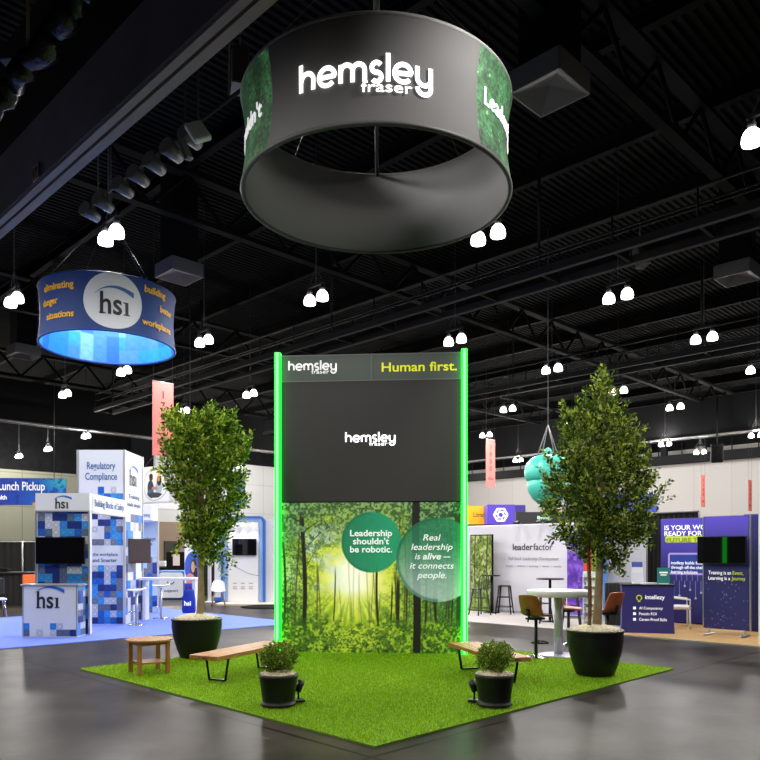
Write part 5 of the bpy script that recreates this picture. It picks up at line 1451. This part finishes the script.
MB().cyl((-w_/2, -.05, hD), (w_/2, -.05, hD), .025, n=8).build('crossbar', M_steel, t)
for s in (-1, 1): MB().cyl((s*w_/2, -.05, 0), (s*w_/2, -.05, hD+.02), .025, n=8).build('pole', M_steel, t)
mid, w_ = uwall(605, 640, 15.9)
t = thing('draped_table', 'black draped table behind the rust leather stool', 'table', (mid.x, mid.y, 0), YU)
m_ = MB(); n = 30; vs = []
for i in range(n+1): x = -w_/2+w_*i/n; vs += [(x, -.02*math.sin(i*1.9), 0), (x, 0, .98)]
m_.add(vs, [(2*i, 2*i+2, 2*i+3, 2*i+1) for i in range(n)], 0, True); m_.box((0, .3, .49), (w_, .55, .98)); m_.build('drape', mat('black_cloth', (.018, .017, .017), .9), t)
# rack with pale boxes
mid, w_ = uwall(586, 600, 15.4)
t = thing('display_rack', 'open rack of pale boxes between the two stems of the right tree', 'rack', (mid.x, mid.y, .012), YU)
for s in (-1, 1): MB().box((s*w_/2, 0, .62), (.02, .26, 1.24)).build('side_frame', M_white, t)
for k in range(6): MB().box((0, 0, .12+.2*k), (w_, .26, .012)).build('shelf', M_white, t)
M_mint = mat('mint_box', srgb(206, 222, 214), .6)
carton0 = tag(MB().box((0, 0, .055), (.10, .2, .11), ch=.004).build('carton', M_mint), 'x', 'carton')
yu = Vector((math.cos(YU), math.sin(YU), 0)); first = True
names = ('bottom', 'second lowest', 'third lowest', 'third highest', 'second highest', 'top')
for k in range(6):
    for j in range(2):
        c = carton0 if first else carton0.copy()
        if not first: C.objects.link(c)
        first = False
        c.location = Vector((mid.x, mid.y, .012+.126+.2*k))+yu*((j-.5)*.15); c.rotation_euler.z = YU
        c['label'] = 'pale mint carton on the %s shelf of the rack, %s of the pair' % (names[k], ('left', 'right')[j]); c['group'] = 'cartons on the rack behind the tree stems'

# ================================================================ purple booth at the right
M_woodf = wood_mat('oak_floor', srgb(186, 142, 84), srgb(220, 184, 126), 4, 0)
a = onu(606, 14.15); b_ = onu(790, 14.15); va, vb = (a.y-a.x)/S2, (b_.y-b_.x)/S2
m_ = MB(); m_.box((0, 0, .0125), (va-vb+.0, 3.6, .025)); c_ = H(15.95, (va+vb)/2)
fo = thing('booth_floor', 'pale wood plank floor of the purple booth at right', 'booth floor', c_, YU)
m_.build('planks', M_woodf, fo); m_ = MB(); m_.box((0, -1.81, .012), (va-vb, .03, .028)); m_.build('edge_strip', M_alu, fo)
m_ = MB()
for i in range(17): m_.box((0, -1.7+i*.21, .0255), (va-vb, .006, .002))
m_.build('plank_joints', mat('joint_brown', srgb(120, 86, 50), .6), fo)
M_vi = print_mat('purple_booth_print', .55, .08)
uP = 17.3; mid, w_ = uwall(660, 742, uP); hP = Z(518, onu(685, uP).y)-.025
t = thing('backdrop_wall', 'purple printed backdrop with white and lime wording at right', 'backdrop', (mid.x, mid.y, .025), YU)
MB().box((0, .06, hP/2), (w_, .1, hP), ch=.03).build('frame', mat('indigo_cloth', srgb(50, 40, 130), .7), t)
def ulx(px, u, mid): return (onu(px, u)-mid).dot(yu)
def wall_print(U, V):
    c = mix(c3(26, 26, 96), c3(84, 70, 200), sst(V+.15*(U-.5), .25, 1.0))
    Xm = (U-.5)*w_; Zm = V*hP
    def rrect(x0, x1, z0, z1, r):
        qx = np.abs(Xm-(x0+x1)/2)-(x1-x0)/2+r; qz = np.abs(Zm-(z0+z1)/2)-(z1-z0)/2+r
        return np.hypot(np.maximum(qx, 0), np.maximum(qz, 0))-r
    x0 = ulx(667, uP, mid); z1 = Z(553.5, 17.6); z0 = Z(575.5, 17.6); q = rrect(x0, x0+1.6, z0, z1, .06)
    c = mix(c, c3(190, 170, 240), sst(-q, -.01, .01)); c = mix(c, c3(30, 58, 150), sst(-(q+.04), -.008, .008))
    r = np.random.default_rng(3)
    for i in range(10):
        xx = x0+.15+i*.13; zb_ = r.uniform(.55, .95); k = (np.abs(Xm-xx-.05*(Zm > 1.0)) < .008)*(Zm > zb_)*(Zm < z0)
        c = mix(c, c3(140, 140, 220), k*.8); c = mix(c, c3(190, 200, 240), (np.hypot(Xm-xx, Zm-zb_) < .025)*.8)
    xl_ = ulx(664, uP, mid); q = rrect(xl_, xl_+1.7, Z(543, 17.6), Z(536.5, 17.6), .05)
    return mix(c, c3(206, 226, 40), sst(-q, -.008, .008))
wpn = painted('wall_print', w_-.06, hP-.06, 260, 200, wall_print, M_vi, t, (0, .004, .03))
x0 = ulx(664.5, uP, mid)
m_ = MB(); text_into(m_, 'IS YOUR WORKFORCE', x0, Z(530.3, 17.6)-.05, w=1.72, h=.115, bold=.012, y=-.006); text_into(m_, 'READY FOR', x0, Z(536.2, 17.6)-.05, w=.88, h=.115, bold=.012, y=-.006)
x1_ = ulx(667, uP, mid)+.1
for i, s in enumerate(('intellezy builds future-ready', 'through off-the-shelf and custom', 'learning solutions')): text_into(m_, s, x1_, Z((563.5, 568, 572.5)[i], 17.6)-.07, h=.075, w=(1.05, 1.2, .62)[i], bold=.004, y=-.006)
m_.build('lettering', M_letterw, wpn)
m_ = MB(); text_into(m_, 'FUTURE TECH?', x0+.05, Z(542.3, 17.6)-.05, w=1.1, h=.10, bold=.03, y=-.006); m_.build('lettering', mat('olive_ink', srgb(150, 170, 60), .5), wpn)
# navy side wall to the right
mid, w_ = uwall(742, 800, 16.6)
t = thing('backdrop_wall', 'dark navy backdrop at the right edge behind the screen stand', 'backdrop', (mid.x, mid.y, .025), YU)
def navy(U, V): return mix(c3(22, 24, 72), c3(40, 34, 110), sst(V, .6, 1.0))
hV = Z(515, onu(755, 16.6).y)
MB().box((0, .06, hV/2), (w_, .1, hV), ch=.03).build('frame', mat('indigo_cloth', srgb(50, 40, 130), .7), t)
painted('wall_print', w_-.04, hV-.06, 20, 40, navy, M_vi, t, (0, .004, .03))
# screen stand
uS = 15.35; mid, w_ = uwall(703.5, 749.5, uS); dm = mid.y; hS = Z(517, dm)
t = thing('screen_stand', 'tall navy printed stand carrying the television at right', 'display stand', (mid.x, mid.y, .025), YU)
z_lo = .13; MB().box((0, .03, (hS+z_lo)/2), (w_, .05, hS-z_lo), ch=.015).build('panel', mat('indigo_cloth', srgb(50, 40, 130), .7), t)
def stand(U, V):
    c = mix(c3(28, 28, 92), c3(92, 74, 206), sst(V, .55, 1.0)); r = np.random.default_rng(8)
    for i in range(46):
        x, z, s = r.random(), r.random()*.42, r.uniform(.006, .013); c = mix(c, c3(150, 150, 230), sst(-np.hypot((U-x)*w_, (V-z)*hS), -s*1.6, -s*.6)*.8)
    return c
sp = painted('stand_print', w_-.03, hS-z_lo-.03, 90, 200, stand, M_vi, t, (0, -.004, z_lo+.015))
m_ = MB(); text_into(m_, 'Training is an', -.34, Z(574.5, dm)-z_lo-.04, w=.44, h=.075, bold=.003, y=-.006).build('lettering', M_letterw, sp); m_ = MB(); text_into(m_, 'Learning is a', -.34, Z(579.5, dm)-z_lo-.05, w=.42, h=.075, bold=.003, y=-.006); m_.build('lettering', M_letterw, sp)
m_ = MB(); text_into(m_, 'Event,', .13, Z(574.5, dm)-z_lo-.04, w=.20, h=.075, bold=.006, y=-.006); text_into(m_, 'Journey', .11, Z(579.5, dm)-z_lo-.05, w=.26, h=.075, bold=.006, y=-.006); m_.build('lettering', mat('lime_lettering', srgb(200, 220, 40), .5, emit=.2), sp)
for s in (-1, 1):
    m_ = MB(); m_.box((s*(w_/2-.1), .03, .02), (.05, .5, .03), ch=.008); m_.box((s*(w_/2-.1), .03, .08), (.03, .04, .12)); m_.build('foot', M_alu, t)
    MB().box((s*(w_/2+.008), .03, (hS+z_lo)/2), (.015, .06, hS-z_lo)).build('edge_profile', M_alu, t)
q = onu(721.5, uS-.1); dq = q.y
wt = (onu(746, uS-.1)-onu(697, uS-.1)).length
television('', 'black television with a green reflection on the navy stand at right', (q.x, q.y, Z(550, dq)), YU, wt, Z(536.5, dq)-Z(564, dq))
# purple counter
d = 15.25; xa, xb = X(624, d), X(675, d); zc = Z(586, d)-.025
t = thing('reception_counter', 'dark purple fabric counter with lime bulb mark and white bullet list', 'counter', ((xa+xb)/2, d+.1, .025), rad(-14))
cw = (xb-xa)*1.0
sec = []; n = 5
m_ = MB(); prof_ = ((0, .5), (.3, .485), (.6, .48), (.95, .49), (1, .49))
vs = []; fs = []
for s, k in prof_:
    wv = cw*k; vs += [(-wv, 0, zc*s), (wv, 0, zc*s), (wv, .4, zc*s), (-wv, .4, zc*s)]
for j in range(4):
    for i in range(4): fs.append((j*4+i, j*4+(i+1) % 4, (j+1)*4+(i+1) % 4, (j+1)*4+i))
fs += [(3, 2, 1, 0), (16, 17, 18, 19)]
m_.add(vs, fs); m_.build('fabric_body', mat('purple_counter_cloth', srgb(48, 44, 126), .6), t)
MB().box((0, .2, zc+.015), (cw*1.0, .44, .03), ch=.006).build('countertop', M_blackmetal, t)
m_ = MB(); text_into(m_, 'intellezy', -.05, zc*.72, w=.38, h=.09, bold=.012, y=-.008).build('lettering', M_letterw, t)
for i, s in enumerate(('AI Competency', 'Pseudo ROI', 'Career-Proof Skills')):
    z = zc*(.50-.12*i); text_into(MB(), s, -.17, z, w=(.46, .34, .54)[i], h=.06, bold=.006, y=-.008).build('lettering', M_letterw, t); MB().box((-.26, -.008, z+.025), (.055, .006, .055)).build('bullet', M_letterw, t)
m_ = MB(); m_.strip(arc(-.17, zc*.745, .05, -60, 240, 14), .022, -.012, -.004); m_.box((-.17, -.008, zc*.745-.07), (.05, .006, .035)); m_.build('bulb_mark', mat('lime_lettering', srgb(200, 220, 40), .5, emit=.2), t)
R_ = Matrix.Rotation(rad(-14), 3, 'Z'); cb = Vector(t.location)
def oncounter(x, y): return cb+R_@Vector((x, y, zc+.03))
t = thing('brochure_stand', 'white and blue brochure stand at the left end of the purple counter', 'brochure stand', oncounter(-.15, .22), rad(-8))
MB().box((0, 0, .015), (.26, .18, .03), ch=.006).build('base', M_white, t)
for k in range(3): MB().box((-.03, .05-.04*k, .36-.11*k), (.22, .012, .20), rx=rad(-12)).build('brochure', (mat('blue_paper', srgb(70, 90, 180), .6), M_white, mat('pale_paper', srgb(220, 224, 238), .6))[k], t)
MB().box((-.03, .075, .22), (.24, .012, .42), rx=rad(-10)).build('back_plate', M_white, t)
t = thing('card_holder', 'teal sign card in a clear holder on the purple counter', 'sign', oncounter(.33, .2), rad(-20))
MB().box((0, 0, .01), (.2, .1, .02)).build('base', M_white, t); cd = MB().box((0, .0, .18), (.25, .012, .32), rx=rad(-6)).build('card', mat('teal_paper', srgb(30, 124, 120), .5), t)
m_ = MB(); m_.box((0, -.01, .24), (.16, .004, .03)); m_.box((0, -.013, .19), (.12, .004, .02)); m_.build('lettering', M_letterw, cd)
tag(MB().box((0, 0, .01), (.30, .2, .02), rz=.1).box((.005, 0, .027), (.29, .19, .012), rz=.02).build('leaflets', mat('pale_paper', srgb(220, 224, 238), .6), None, oncounter(.02, .10)), 'small pile of pale leaflets in the middle of the purple counter', 'leaflets')
# white armchair
q = F(681, 629); t = thing('white_chair', 'white padded chair right behind the purple counter', 'chair', (q.x-.05, q.y, .025), rad(75))
M_wl = mat('white_leather', srgb(226, 222, 218), .45)
MB().box((0, 0, .46), (.46, .46, .09), ch=.03).build('seat', M_wl, t)
MB().box((0, .23, .78), (.44, .07, .58), ch=.03, rx=rad(-7)).build('backrest', M_wl, t)
for sx in (-1, 1):
    for sy in (-1, 1): MB().cyl((sx*.2, sy*.2, .44), (sx*.21, sy*.21, 0), .018, n=8).build('leg', M_wl, t)
    MB().tube([(sx*.24, -.2, .44), (sx*.25, -.2, .64), (sx*.25, .18, .68)], .02, 6).build('armrest', M_wl, t)
d = 13.6; tag(MB().box((0, 0, 1.2), (.05, .06, 2.4), ch=.008).build('white_pole', mat('pale_green_frame', srgb(196, 208, 196), .5), None, (X(760.5, d), d, 0)), 'pale upright frame edge at the right border', 'pole')

# ================================================================ camera, world, colour
cam = bpy.data.cameras.new('camera'); cam.sensor_width = 36; cam.lens = 36*FOC/760; cam.shift_y = (HZ-380)/760; cam.clip_end = 300
co = bpy.data.objects.new('camera', cam); C.objects.link(co); co.location = (0, 0, EYE); co.rotation_euler = (rad(90), 0, 0)
bpy.context.scene.camera = co
w = bpy.data.worlds.new('world'); bpy.context.scene.world = w; w.use_nodes = True
w.node_tree.nodes['Background'].inputs['Color'].default_value = (.5, .52, .55, 1); w.node_tree.nodes['Background'].inputs['Strength'].default_value = .02
vs_ = bpy.context.scene.view_settings; vs_.view_transform = 'Standard'; vs_.look = 'None'; vs_.gamma = 1; vs_.exposure = 0.0
